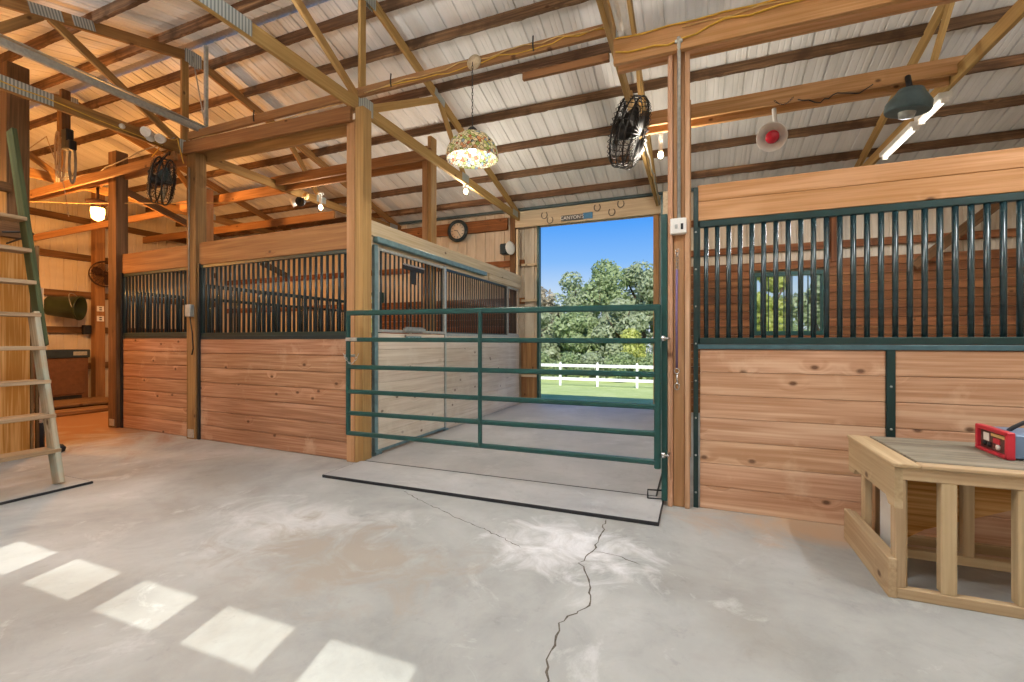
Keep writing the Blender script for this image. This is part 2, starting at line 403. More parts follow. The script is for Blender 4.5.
def leaf_mat(name, a, bcol, c):
    m, nt, b = newmat(name); L = nt.links.new
    rn = N(nt, 'ShaderNodeAttribute', attribute_name='rnd')
    r = ramp(nt, [(0, lin(a)), (.5, lin(bcol)), (1, lin(c))]); L(rn.outputs['Fac'], r.inputs['Fac'])
    L(r.outputs['Color'], b.inputs['Base Color']); b.inputs['Roughness'].default_value = .7; b.inputs['Specular IOR Level'].default_value = .2
    tr = N(nt, 'ShaderNodeBsdfTranslucent'); L(r.outputs['Color'], tr.inputs['Color'])
    mx = N(nt, 'ShaderNodeMixShader'); mx.inputs[0].default_value = .45
    L(b.outputs[0], mx.inputs[1]); L(tr.outputs[0], mx.inputs[2]); L(mx.outputs[0], nt.nodes['Material Output'].inputs[0])
    return m
M['leaf_a'] = leaf_mat('leaves_grey_green', '97a37b', 'aeb893', 'c2c9aa')
M['leaf_b'] = leaf_mat('leaves_green', '8a9d68', 'a5b482', 'bac59a')
M['leaf_c'] = leaf_mat('leaves_yellow_green', 'b0b85a', 'c8cc74', 'dadb98')
M['leaf_d'] = leaf_mat('leaves_brownish', 'a89b80', 'bbb097', 'cac1a9')
def glass_mat():
    m, nt, b = newmat('window_glass'); L = nt.links.new
    t = N(nt, 'ShaderNodeBsdfTransparent'); t.inputs['Color'].default_value = (.93, .95, .94, 1)
    g = N(nt, 'ShaderNodeBsdfGlossy'); g.inputs['Roughness'].default_value = .02
    lw = N(nt, 'ShaderNodeLayerWeight'); lw.inputs['Blend'].default_value = .5; pw = N(nt, 'ShaderNodeMath', operation='POWER'); pw.inputs[1].default_value = 5; L(lw.outputs['Facing'], pw.inputs[0]); f = N(nt, 'ShaderNodeMath', operation='MULTIPLY_ADD'); f.inputs[1].default_value = .6; f.inputs[2].default_value = .04; L(pw.outputs[0], f.inputs[0])
    mx = N(nt, 'ShaderNodeMixShader'); L(f.outputs[0], mx.inputs[0]); L(t.outputs[0], mx.inputs[1]); L(g.outputs[0], mx.inputs[2])
    L(mx.outputs[0], nt.nodes['Material Output'].inputs[0]); return m
M['glass'] = glass_mat()
def plate_mat():
    m, nt, b = newmat('gusset_plate'); L = nt.links.new
    at = N(nt, 'ShaderNodeAttribute', attribute_name='gc'); w = N(nt, 'ShaderNodeTexWave'); w.inputs['Scale'].default_value = 11; w.inputs['Distortion'].default_value = 0
    L(at.outputs['Vector'], w.inputs['Vector'])
    r = ramp(nt, [(.35, lin('82898a')), (.6, lin('bcc2bf'))]); L(w.outputs['Fac'], r.inputs['Fac']); L(r.outputs['Color'], b.inputs['Base Color'])
    b.inputs['Metallic'].default_value = .3; b.inputs['Roughness'].default_value = .45; return m
M['plate'] = plate_mat()
def mosaic_mat():
    m, nt, b = newmat('stained_glass'); L = nt.links.new
    tc = N(nt, 'ShaderNodeTexCoord'); v = N(nt, 'ShaderNodeTexVoronoi'); v.inputs['Scale'].default_value = 34; L(tc.outputs['Object'], v.inputs['Vector'])
    sp = N(nt, 'ShaderNodeSeparateColor'); L(v.outputs['Color'], sp.inputs['Color'])
    r = ramp(nt, [(0, lin('f8f2e2')), (.3, lin('f0e6cc')), (.45, lin('b4c684')), (.58, lin('cdd69a')), (.66, lin('e2b08c')), (.74, lin('f6eee2')), (.88, lin('9db4d0')), (.95, lin('cc8470'))], 'CONSTANT'); L(sp.outputs['Red'], r.inputs['Fac'])
    v2 = N(nt, 'ShaderNodeTexVoronoi', feature='DISTANCE_TO_EDGE'); v2.inputs['Scale'].default_value = 34; L(tc.outputs['Object'], v2.inputs['Vector'])
    e = ramp(nt, [(.03, (.05,.05,.04,1)), (.06, (1,1,1,1))]); L(v2.outputs['Distance'], e.inputs['Fac'])
    col = mix(nt, r.outputs['Color'], e.outputs['Color'], 1.0, 'MULTIPLY')
    L(col, b.inputs['Base Color']); b.inputs['Roughness'].default_value = .15
    tr = N(nt, 'ShaderNodeBsdfTranslucent'); L(col, tr.inputs['Color'])
    mx = N(nt, 'ShaderNodeMixShader'); mx.inputs[0].default_value = .8
    L(b.outputs[0], mx.inputs[1]); L(tr.outputs[0], mx.inputs[2]); L(mx.outputs[0], nt.nodes['Material Output'].inputs[0]); return m
M['mosaic'] = mosaic_mat()
M['bulb'] = emit('bulb_glow', 'ffe2b0', 14)
M['bulb_warm'] = emit('bulb_glow_warm', 'ffc066', 16)
M['tube'] = emit('tube_glow', 'fff4e2', 5)
M['heat_red'] = plain('red_lamp_glass', 'b01f30', .12, noise=.05)

def point(name, loc, power, col, r=.05):
    l = bpy.data.lights.new(name, 'POINT'); l.energy = power; l.color = col; l.shadow_soft_size = r
    o = bpy.data.objects.new(name, l); COL.objects.link(o); o.location = loc; return o
def area(name, loc, rot, sx, sy, power, col):
    l = bpy.data.lights.new(name, 'AREA'); l.shape = 'RECTANGLE'; l.size = sx; l.size_y = sy; l.energy = power; l.color = col
    o = bpy.data.objects.new(name, l); COL.objects.link(o); o.location = loc; o.rotation_euler = rot; return o

# ------------------------------------------------------------------ layout numbers (metres)
YB = 8.9                     # wall with the open doorway
YN = -.62                    # near wall, behind the camera
XL, XR = -12.55, 4.6         # end walls
YR = .5*(YB+YN)              # ridge
RZ, EZ = 5.36, 4.08          # roof sheet at ridge and eaves
SL = (RZ-EZ)/(YB-YR)
def roof_z(y): return RZ-SL*abs(y-YR)

# ------------------------------------------------------------------ floor, ground
g = G(); g.bx(XL, XR, YN-.1, YB+.15, -.12, 0, .001)
struct(g.build('floor', M['slab'], pivot=(0, 0, 0)), 'grey cracked concrete slab floor of the barn')
# slab cracks (open cracks with broken, dusty edges)
def crack(pts, w, seed):
    random.seed(seed); P = []
    for (a, b) in zip(pts[:-1], pts[1:]):
        n = max(3, int((V(b)-V(a)).length/.035))
        for k in range(n):
            t = k/n; P.append((a[0]+(b[0]-a[0])*t+random.uniform(-.013, .013), a[1]+(b[1]-a[1])*t+random.uniform(-.009, .009)))
    P.append(pts[-1][:2])
    gg = G(); vs = []; fs = []
    for i, (x, y) in enumerate(P):
        j = min(i, len(P)-2); d = V((P[j+1][0]-P[j][0], P[j+1][1]-P[j][1], 0)); d = d.normalized() if d.length else V((1,0,0)); nrm = V((-d.y, d.x, 0))
        ww = w*random.uniform(.3, 1.0)*(1 if 0 < i < len(P)-1 else .15)
        vs += [V((x, y, .0012))+nrm*ww, V((x, y, .0012))-nrm*ww]
    for i in range(len(P)-1): fs.append((2*i, 2*i+1, 2*i+3, 2*i+2))
    gg._add(vs, fs, vs, 0); return gg
M['crack'] = plain('crack_dirt', '5d564d', .95, noise=.3, nscale=40)
c = crack([(-.6, 3.33, 0), (-.59, 2.82, 0), (-.63, 2.62, 0), (-.55, 2.48, 0), (-.49, 2.22, 0), (-.58, 2.02, 0), (-.56, 1.78, 0), (-.5, 1.6, 0), (-.52, 1.2, 0)], .0065, 3).build('floor_crack', M['crack'])
struct(c, 'long dark crack running from the mat corner across the slab', 'floor crack')
c = crack([(-2.36, 3.3, 0), (-2.1, 3.17, 0), (-1.7, 2.98, 0), (-1.3, 2.82, 0), (-1.02, 2.67, 0)], .0042, 5).build('floor_crack', M['crack'])
struct(c, 'thin diagonal crack in the slab in front of the gate', 'floor crack')
c = crack([(-.585, 2.79, 0), (-.45, 2.80, 0), (-.3, 2.73, 0)], .0045, 9).build('floor_crack', M['crack'])
struct(c, 'short side branch of the long floor crack', 'floor crack')
random.seed(11)
# ground outside: level by the barn, falling to the fence
g = G(); ys = [YB+.15, 11, 14, 18, 22, 26, 30, 40, 60, 110]; zs = [-.12, -.16, -.38, -.72, -1.05, -1.32, -1.45, -1.6, -1.8, -2.2]
xs = [-70, -30, -12, -4, 0, 4, 12, 30, 60]
vs = [(x, y, z) for y, z in zip(ys, zs) for x in xs]; nx = len(xs)
fs = [(j*nx+i, j*nx+i+1, (j+1)*nx+i+1, (j+1)*nx+i) for j in range(len(ys)-1) for i in range(nx-1)]
g._add(vs, fs, vs, 0, True)
struct(g.build('ground', M['grass'], pivot=(0, 0, 0)), 'mown grass sloping down behind the barn')
g = G(); g.quad((-70, YN-60, -.13), (60, YN-60, -.13), (60, YB+.16, -.13), (-70, YB+.16, -.13))
struct(g.build('ground', M['grass'], pivot=(0, 0, 0)), 'level ground around the barn')

# ------------------------------------------------------------------ roof and walls
PITCH = .2286
def rib_profile(L):
    """(along, raise) points of ribbed sheet over length L"""
    p = []; x = 0
    while x < L-1e-6:
        for d, r in ((0, 0), (.07, 0), (.076, .004), (.086, .004), (.092, 0), (.128, 0), (.134, .004), (.144, .004), (.15, 0), (.192, 0), (.2, .019), (.214, .019), (.222, 0)):
            if x+d <= L: p.append((x+d, r))
        x += PITCH
    p.append((L, 0)); return p
def sheet(gg, o, u, v, nrm, L, H):
    """ribbed sheet: corner o, ribs run along v, raised to nrm"""
    o, u, v, nrm = V(o), V(u), V(v), V(nrm); p = rib_profile(L); vs = []
    for a, r in p: vs += [o+u*a+nrm*r, o+u*a+nrm*r+v*H]
    fs = [(2*i, 2*i+2, 2*i+3, 2*i+1) for i in range(len(p)-1)]
    gg._add(vs, fs, vs, random.random())
LR = V((0, YB+.25-YR, -SL*(YB+.25-YR))); 
g = G(); sheet(g, (XL-.1, YR+.06, RZ-.015), (1,0,0), LR.normalized(), (0, SL, 1), XR-XL+.2, LR.length-.06)
struct(g.build('ceiling', M['roof'], pivot=(0, YR, RZ)), 'pale ribbed metal roof slope above the stalls')
LN = V((0, -LR.y, LR.z))
g = G(); sheet(g, (XL-.1, YR-.06, RZ-.015), (1,0,0), LN.normalized(), (0, -SL, 1), XR-XL+.2, LN.length-.06)
struct(g.build('ceiling', M['roof'], pivot=(0, YR, RZ)), 'near ribbed metal roof slope on the ladder side of the ridge')
g = G(); g.beam((XL-.1, YR, RZ+.012), (XR+.1, YR, RZ+.012), .2, .012)
struct(g.build('trim_1', M['galv']), 'grey metal ridge cap seen between the purlins')
def wall_with_holes(gg, x0, x1, z0, z1, y, nrm, holes):
    """ribbed wall in the XZ plane with rectangular openings (xa, xb, za, zb)"""
    cuts = sorted({x0, x1, *[h[0] for h in holes], *[h[1] for h in holes]})
    for a, b in zip(cuts[:-1], cuts[1:]):
        hs = sorted([(h[2], h[3]) for h in holes if h[0] <= a+1e-6 and h[1] >= b-1e-6]); z = z0
        for za, zb in hs:
            if za > z+.01: sheet(gg, (a, y, z), (1,0,0), (0,0,1), nrm, b-a, za-z)
            z = zb
        if z < z1-.01: sheet(gg, (a, y, z), (1,0,0), (0,0,1), nrm, b-a, z1-z)
DX0, DX1, DZ = -3.0, -.74, 3.67          # doorway
W1 = (.93, 1.98, 1.42, 2.46)            # right stall window
W2 = (-7.75, -7.0, 1.45, 2.45)          # left stall window
g = G(); wall_with_holes(g, XL-.08, XR+.08, -.1, EZ-.02, YB+.14, (0, 1, 0), [(DX0, DX1, -.1, DZ), W1, W2])
struct(g.build('wall_back', M['siding']), 'tan ribbed metal siding around the open doorway')
g = G()
# overhead door opening in the near wall
OX0, OX1, OZ = -5.2, -.3, 2.45
wall_with_holes(g, XL-.08, XR+.08, -.1, EZ-.02, YN-.06, (0, -1, 0), [(OX0, OX1, -.1, OZ)])
struct(g.build('wall_front', M['siding']), 'ribbed metal siding of the near side wall')
def gable(gg, x, nrm):
    y0_, y9_ = YN-.07, YB+.15; n = int((y9_-y0_)/PITCH)+1
    for i in range(n):
        y = y0_+i*PITCH; y2 = min(y+PITCH, y9_)
        if y2-y > .02: sheet(gg, (x, y, -.1), (0,1,0), (0,0,1), nrm, y2-y, roof_z((y+y2)/2)+.17)
g = G(); gable(g, XL-.06, (-1,0,0)); struct(g.build('wall_left', M['siding']), 'ribbed metal end wall lit warm orange behind the cabinet')
g = G(); gable(g, XR+.06, (1,0,0)); struct(g.build('wall_right', M['siding']), 'ribbed metal end wall on the workbench side')
# overhead door with a row of square lights
PX = [(-.91-.65*k, -.91-.65*k+.45) for k in range(0, 7)]
PZ0, PZ1 = 1.98, 2.29
dr = thing('door_1', 'white sectional overhead door with a row of windows', 'garage door', (-2.75, YN-.03, 0)); dr['kind'] = 'structure'
for i in range(4):
    z0 = i*.6125+.004; z1 = z0+.605; g = G()
    if not (z0 < PZ0 and z1 > PZ1):
        g.bx(OX0, OX1, YN-.05, YN-.01, z0, z1, .006)
        if z1 < 2: 
            for k in range(7): g.bx(OX0+.12+k*.68, OX0+.64+k*.68, YN-.012, YN-.004, z0+.09, z1-.09, .004)
    else:
        g.bx(OX0, OX1, YN-.05, YN-.01, z0, PZ0, .002); g.bx(OX0, OX1, YN-.05, YN-.01, PZ1, z1, .002)
        ed = sorted([OX0]+[e for p in PX for e in p]+[OX1])
        for a, b in zip(ed[0::2], ed[1::2]): g.bx(a, b, YN-.05, YN-.01, PZ0, PZ1, .002)
    p = g.build('door_section', M['door_white'], dr)
    if z0 < PZ0 and z1 > PZ1:
        for a, b in PX:
            q = G(); q.bx(a, b, YN-.033, YN-.029, PZ0, PZ1, .0005); q.build('pane', M['glass'], p)

# girts (wall rails), each a piece of its own
def girt(p0, p1, w, h, m, label, nm='wall_girt', cat='wall girt', grp='wall girts'):
    gg = G(); gg.beam(p0, p1, w, h); return tag(gg.build(nm, M[m]), label, cat, grp)
for z, lab in ((1.54, 'wall girt level with the top of the brown cabinet'), (2.32, 'wall girt just above the hanging green bucket'), (3.14, 'second wall girt above the hanging green bucket'), (3.95, 'topmost girt of the warm end wall behind the jar light'), (.75, 'low wall girt behind the brown cabinet')):
    girt((XL+.0, YN+.1, z), (XL+.0, YB-.1, z), .045, .14, 'post_dark', lab)
for z, lab in ((2.9, 'dark girt high across the siding seen over the right stall'), (3.45, 'girt under the eaves above the right stall')):
    girt((-.6, YB+.09, z), (XR-.05, YB+.09, z), .045, .12, 'dark_boards', lab)
for z, lab in ((2.15, 'girt between the clock wall and the left stall window'), (2.95, 'dark girt below the wall clock'), ):
    girt((XL+.1, YB+.09, z), (-3.35, YB+.09, z), .045, .13, 'dark_boards', lab)
gg = G(); gg.beam((XL+.1, YB+.06, 3.80), (-3.72, YB+.06, 3.80), .045, .26)
tag(gg.build('header_beam', M['dark_boards']), 'reddish header board under the eaves carrying the wall clock', 'beam', 'header beams')

# ------------------------------------------------------------------ purlins
def purlin(y, z, label, seed):
    random.seed(seed); gg = G()
    # rough sawn, with a ragged lower edge
    xs = []; x = XL
    while x < XR: xs.append(x); x += .06
    xs.append(XR); off = random.random()*30; vs = []; gcs = []
    for x in xs:
        rag = random.uniform(0, .014)+(.012 if random.random() < .12 else 0); t = .021+random.uniform(0, .004)
        for yy, zz in ((-t, -.0), (t, 0), (t, -.112-rag*.5), (-t, -.112-rag)):
            vs.append((x, y+yy, z+zz)); gcs.append((x+off, zz+off, yy))
    fs = []
    for i in range(len(xs)-1):
        for k in range(4): fs.append((i*4+k, i*4+(k+1) % 4, (i+1)*4+(k+1) % 4, (i+1)*4+k))
    gg._add(vs, fs, gcs, random.random()); 
    return tag(gg.build('roof_purlin', M['purlin']), label, 'purlin', 'roof purlins')
names = ['first', 'second', 'third', 'fourth', 'fifth', 'sixth', 'seventh']
for k in range(7):
    y = 8.42-.7*k if k < 6 else 4.4
    purlin(y, roof_z(y)-.004, f'rough brown purlin, {names[k]} up from the eaves over the doorway', 40+k)
for k in range(7):
    y = 3.74-.7*k if k else 3.74
    purlin(y, roof_z(y)-.004, f'rough brown purlin, {names[k]} down from the ridge on the ladder side', 60+k)
random.seed(21)
gg = G(); gg.beam((XL, YB+.0, EZ-.03), (XR, YB+.0, EZ-.03), .05, .05)
tag(gg.build('eave_strip', M['hood']), 'dark closure strip along the eaves over the doorway header', 'eave strip')

# ------------------------------------------------------------------ trusses
CB, CT = 3.80, 3.94          # bottom chord
def truss(x, label, mat='truss'):
    t = thing('roof_truss', label, 'truss', (x, YR, CB), 'roof trusses'); m = M[mat]; w = .042
    def part(n, p0, p1, h):
        gg = G(); gg.beam((x, *p0), (x, *p1), w, h); return gg.build(n, m, t)
    part('bottom_chord', (YN+.04, (CB+CT)/2), (YB-.06, (CB+CT)/2), CT-CB)
    off = .095+.07
    part('top_chord', (YR-.0, RZ-off-.01), (YB-.02, roof_z(YB-.02)-off), .13)
    part('top_chord', (YR-.0, RZ-off-.01), (YN+.02, roof_z(YN+.02)-off), .13)
    zt = lambda y: roof_z(y)-off-.05
    def web(ya, za, yb, zb): 
        gg = G(); gg.beam((x, ya, za), (x, yb, zb), w*.96, .09, up=((0, 0, 1) if abs(yb-ya) > .01 else (0, 1, 0))); return gg.build('web', m, t)
    web(YR-.1, CT-.03, YR-.1, zt(YR)-.0)
    for sgn in (1, -1):
        web(YR-.05+sgn*.06, CT-.03, YR+sgn*1.48, zt(YR+1.48))
        web(YR+sgn*2.3, CT-.03, YR+sgn*1.56, zt(YR+1.56))
    def plate(y, z, dy, dz, ang=0):
        c_, s_ = math.cos(ang), math.sin(ang)
        for sx in (-1, 1):
            gg = G(); gg.obox((x+sx*(w/2+.002), y, z), ((0, c_, s_), (0, -s_, c_), (1, 0, 0)), (dy, dz, .0015), .0005); gg.build('gusset_plate', M['plate'], t)
    sa = math.atan(SL)
    plate(YR-.06, CT-.03, .12, .09); plate(YR, RZ-off-.03, .11, .09)
    for sgn in (1, -1):
        plate(YR+sgn*1.52, roof_z(YR+1.52)-off, .14, .055, -sgn*sa); plate(YR+sgn*2.3, CT-.04, .11, .06)
        plate(YR+sgn*(YB-YR-.3), CB+.1, .14, .06)
    plate(YR-1.72, CT-.065, .26, .065); plate(YR-1.2, roof_z(YR-1.2)-off, .1, .055, sa)
    return t
t0 = truss(-3.42, 'yellow pine truss over the left side of the gated aisle')
copy_tree(t0, (2.76, 0, 0), 'truss over the right side of the aisle, carrying the black cage fan')
copy_tree(t0, (5.75, 0, 0), 'truss over the right stall with the fluorescent fixture under it')
t1 = truss(-6.40, 'truss above the middle post, with the metal strut beside it', 'truss_old')
copy_tree(t1, (-3.0, 0, 0), 'truss furthest left, above the hanging jar light')

# ------------------------------------------------------------------ posts
def post(name, x0, x1, y0, y1, z0, z1, m, label, cat='post', grp='timber posts'):
    gg = G(); gg.bx(x0, x1, y0, y1, z0, z1, .006); return tag(gg.build(name, M[m]), label, cat, grp)
# left aisle post: two timbers nailed together
t = thing('timber_post', 'double timber post at the latch end of the green gate', 'post', (-3.45, 3.9, 0), 'timber posts')
gg = G(); gg.bx(-3.495, -3.385, 3.88, 4.02, 0, 3.66, .006); gg.build('post_timber', M['post_red'], t)
gg = G(); gg.bx(-3.38, -3.27, 3.88, 4.02, 0, 3.8, .006); gg.build('post_timber', M['post'], t)
# mid left post
t = thing('timber_post', 'square timber post between the two left stall fronts', 'post', (-6.16, 4.0, 0), 'timber posts')
gg = G(); gg.bx(-6.30, -6.12, 4.0, 4.15, 0, 3.8, .006); gg.build('post_timber', M['post_brown'], t)
gg = G(); gg.bx(-6.27, -6.15, 3.994, 4.0, .02, .13, .001); gg.build('base_bracket', M['galv'], t)
# outer left post
t = thing('timber_post', 'dark timber post at the outer corner of the left stalls', 'post', (-7.9, 4.1, 0), 'timber posts')
gg = G(); gg.bx(-8.22, -8.02, 4.08, 4.24, 0, 4.15, .006); gg.build('post_timber', M['post_dark'], t)
gg = G(); gg.bx(-8.18, -8.06, 4.074, 4.08, .03, .13, .001); gg.build('base_bracket', M['galv'], t)
# right aisle post: brown centre between two paler planks, conduit in the recess
t = thing('timber_post', 'built-up timber post at the hinge end of the gate, with conduit', 'post', (-.12, 3.85, 0), 'timber posts')
gg = G(); gg.bx(-.166, -.082, 3.80, 3.95, 0, 3.74, .005); gg.build('post_timber', M['post_red'], t)
gg = G(); gg.bx(-.205, -.168, 3.772, 3.95, 0, 3.54, .005); gg.build('side_plank', M['panel'], t)
gg = G(); gg.bx(-.08, -.043, 3.772, 3.95, 0, 3.54, .005); gg.build('side_plank', M['panel'], t)
# second row
t = thing('timber_post', 'twin-faced post rising behind the pale aisle wall', 'post', (-3.42, 5.56, 0), 'timber posts')
gg = G(); gg.bx(-3.585, -3.50, 5.48, 5.63, 0, 4.05, .006); gg.build('post_timber', M['post_red'], t)
gg = G(); gg.bx(-3.495, -3.435, 5.48, 5.63, 0, 4.18, .006); gg.build('post_timber', M['post'], t)
post('timber_post', -.19, -.05, 5.46, 5.59, 0, 4.0, 'post_red', 'inner post directly behind the post with conduit')
post('timber_post', -8.50, -8.33, 5.62, 5.78, 0, 4.1, 'header', 'orange-lit inner post seen between the left stall posts')
post('timber_post', -7.25, -7.09, 2.58, 2.77, 0, 4.42, 'post_dark', 'tall weathered post behind the ladder')
post('timber_post', XL+.02, XL+.2, 5.9, 6.08, 0, 4.7, 'header_dark', 'end wall post carrying the round wall fan')
post('timber_post', -7.55, -7.42, YB-.1, YB+.05, 2.5, 4.0, 'post_dark', 'dark stub post over the left stall window', 'post', 'timber posts')
post('timber_post', 2.06, 2.2, YB-.02, YB+.12, 2.6, 4.0, 'dark_boards', 'dark wall post beside the right stall window')
post('timber_post', -3.62, -3.5, YB-.06, YB+.08, 0, 4.0, 'post_dark', 'dark wall post between clock and doorway')
post('door_jamb_board', -3.47, -3.42, YB-.1, YB-.02, 0, 3.62, 'cap_pale', 'pale narrow upright board beside the doorway', 'jamb board', 'door jamb boards')
post('door_jamb_board', DX0-.05, DX0+.0, YB+.02, YB+.15, 0, DZ, 'teal', 'green edged left jamb of the open doorway', 'jamb board', 'door jamb boards')
post('door_jamb_board', DX1, DX1+.1, YB+.0, YB+.15, 0, DZ, 'post_red', 'brown right jamb of the open doorway', 'jamb board', 'door jamb boards')
post('door_jamb_board', DX1+.14, DX1+.3, YB-.12, YB+.05, 0, 3.98, 'bluegrey', 'blue-grey upright right of the doorway top', 'jamb board', 'door jamb boards')
# brown lining left of the doorway
t = thing('wall_lining', 'brown plank lining low on the wall left of the doorway', 'wall lining', (-3.2, YB+.06, 0))
gg = G()
for k in range(3): gg.bx(-3.41+k*.12, -3.295+k*.12, YB+.05, YB+.09, 0.02, 1.33, .004)
gg.build('planking', M['header_dark'], t)
gg = G(); gg.bx(-3.41, -3.06, YB+.02, YB+.05, .55, .6, .003); gg.build('rail', M['cap_pale'], t)
for z in (1.36, 2.15, 2.9):
    girt((-3.41, YB+.08, z), (DX0-.05, YB+.08, z), .04, .05, 'cap_pale', {1.36: 'short girt at the top of the brown lining by the doorway', 2.15: 'short girt halfway up the siding beside the doorway', 2.9: 'short girt high on the siding beside the doorway'}[z])

# ------------------------------------------------------------------ headers and stringers
def hb(p0, p1, w, h, m, label, bev=.004):
    gg = G(); gg.beam(p0, p1, w, h, bev=bev); return tag(gg.build('header_beam', M[m]), label, 'beam', 'header beams')
hb((-.62, 3.748, 3.645), (XR-.03, 3.748, 3.645), .042, .205, 'header', 'broad front header plank over the right stall with yellow cables')
hb((-.62, 3.98, 3.68), (XR-.03, 3.98, 3.68), .042, .15, 'header', 'rear header plank showing under the cabled front plank')
hb((-6.3, 3.975, 3.86), (-3.40, 3.855, 3.72), .042, .16, 'header_dark', 'front header plank over the wider left stall')
hb((-6.3, 4.18, 3.80), (-3.40, 4.045, 3.68), .042, .16, 'post', 'rear header plank over the wider left stall')
hb((XL+.1, 4.3, 3.85), (-6.3, 4.17, 3.85), .042, .2, 'header_dark', 'long header plank running left from the middle post')
hb((XL+.1, 4.02, 3.7), (-6.3, 3.87, 3.72), .042, .12, 'header_dark', 'lower plank under the long left header')
hb((-.7, 5.62, 3.93), (2.4, 5.62, 3.93), .042, .16, 'header', 'inner header plank with the red heat lamp under it')
hb((-.7, 5.75, 3.86), (2.3, 5.75, 3.86), .042, .1, 'header', 'thin inner plank behind the heat lamp')
hb((-6.5, 5.47, 3.92), (-3.43, 5.47, 3.92), .042, .15, 'header_dark', 'inner header plank behind the wider left stall')
hb((-6.5, 5.66, 3.88), (-3.43, 5.66, 3.88), .042, .13, 'header_dark', 'second inner header plank behind the wider left stall')
hb((-9.5, 5.85, 3.95), (-6.5, 5.85, 3.95), .042, .17, 'header', 'orange-lit inner header plank beside the jar light')
hb((XL+.1, 6.9, 3.75), (-6.5, 6.9, 3.75), .042, .15, 'header_dark', 'deep inner plank towards the warm end wall')
hb((-3.5, 8.86, 3.83), (-.5, 8.86, 3.83), .042, .33, 'cap_pale', 'pale header board over the open doorway hung with horseshoes')
gg = G(); gg.beam((-6.2, 3.97, 4.0), (-.7, 3.97, 4.0), .042, .1)
tag(gg.build('ceiling_stringer', M['header_dark']), 'long timber stringer the mosaic lamp hangs from', 'stringer')
gg = G(); gg.beam((-1.55, 4.12, 3.85), (-.72, 4.12, 3.85), .042, .07)
tag(gg.build('short_stringer', M['header_dark']), 'short timber piece below the cabled stringer beside the fan truss', 'stringer')
# diagonal braces on the far left
def brace(p0, p1, m, label):
    gg = G(); gg.beam(p0, p1, .042, .12); return tag(gg.build('diagonal_brace', M[m]), label, 'brace', 'diagonal braces')
brace((-8.5, 4.3, 3.75), (-8.5, 7.6, 2.75), 'post_dark', 'dark sloping brace behind the coiled cage fan')
brace((XL+.05, 4.3, 3.1), (-8.2, 6.5, 4.2), 'header_dark', 'long brace rising across the warm left bay')
# galvanised strut along the truss
t = thing('metal_strut', 'long galvanised channel hung beside the truss, over the ladder', 'metal strut', (-6.0, 4.05, 4.08))
gg = G(); gg.beam((-6.0, 4.1, 4.06), (-6.0, 1.2, 4.10), .045, .075); gg.beam((-6.0, 4.1, 4.115), (-6.0, 1.2, 4.155), .065, .012); gg.build('channel', M['galv_dull'], t)
gg = G(); gg.bx(-6.02, -5.98, 4.04, 4.08, 4.06, 5.2, .003); gg.build('hanger', M['galv_dull'], t)
gg = G(); gg.tube([(-6.02, 4.07, 4.1), (-6.3, 4.08, 5.15)], .008, 6); gg.build('brace_rod', M['galv_dull'], t)

# ------------------------------------------------------------------ stall fronts
def boards(p0, p1, z0, z1, n, thick, bev=.004):
    """n horizontal boards stacked between two plan points"""
    gg = G(); h = (z1-z0)/n
    for i in range(n):
        gg.beam((p0[0], p0[1], z0+h*(i+.5)), (p1[0], p1[1], z0+h*(i+.5)), thick, h-.0025, bev=bev)
    return gg
def bars(parent, p0, p1, z0, z1, n, r, mat, sq=False):
    """n upright bars, each its own mesh"""
    first = None
    for i in range(n):
        t_ = (i+.5)/n; x = p0[0]+(p1[0]-p0[0])*t_; y = p0[1]+(p1[1]-p0[1])*t_
        if first is None:
            gg = G(); gg.tube([(x, y, z0), (x, y, z1)], r, 10); first = gg.build('bar', M[mat], parent); fx, fy = x, y
        else:
            o = first.copy(); COL.objects.link(o); o.parent = parent; o.location = (x-fx, y-fy, 0)
def rail(name, parent, p0, p1, w, h, m):
    gg = G(); gg.beam(p0, p1, w, h, bev=.004); return gg.build(name, M[m], parent)
def grille(parent, p0, p1, z0, z1, n, r, mbar, mframe, fh=.045, fw=.04):
    gg = G()
    for z in (z0+fh/2, z1-fh/2): gg.beam((p0[0], p0[1], z), (p1[0], p1[1], z), fw, fh)
    d = (V((p1[0], p1[1], 0))-V((p0[0], p0[1], 0))).normalized()
    for p in (p0, p1):
        gg.obox((p[0], p[1], (z0+z1)/2), (d, V((-d.y, d.x, 0)), (0,0,1)), (.017, fw/2, (z1-z0)/2), .003)
    fr = gg.build('grille_frame', M[mframe], parent)
    bars(fr, (p0[0]+d.x*.02, p0[1]+d.y*.02), (p1[0]-d.x*.02, p1[1]-d.y*.02), z0+fh*.8, z1-fh*.8, n, r, mbar)
    return fr
# right stall: panel of seven boards, teal uprights, rails, barred grille, two top planks
t = thing('horse_stall', 'right stall front of tan boards under a dark barred grille', 'stall front', (1.9, 3.86, 0), 'stall fronts')
yf = 3.86
boards((.03, yf), (1.205, yf), .0, 1.235, 7, .036).build('lower_boards', M['panel'], t)
boards((1.255, yf), (3.9, yf), .0, 1.235, 7, .036).build('lower_boards', M['panel'], t)
for x, w, z1 in ((.0, .036, 2.5), (1.23, .05, 1.24), (3.93, .05, 2.3)):
    gg = G(); gg.bx(x-w/2, x+w/2, yf-.03, yf+.03, 0, z1, .003); u = gg.build('upright', M['teal_dark'], t)
    for k in range(8):
        z = .12+k*.29
        if z < z1: 
            q = G(); q.lathe([(.008, 0), (.008, .004), (.004, .008)], (x, yf-.03, z), (0, -1, 0), 8); q.build('bolt', M['galv_dull'], u)
rail('sill_rail', t, (.0, yf, 1.255), (3.95, yf, 1.255), .06, .036, 'sill_blue')
grille(t, (.015, yf), (1.955, yf), 1.275, 2.235, 24, .0175, 'bar', 'teal_dark', .05, .045)
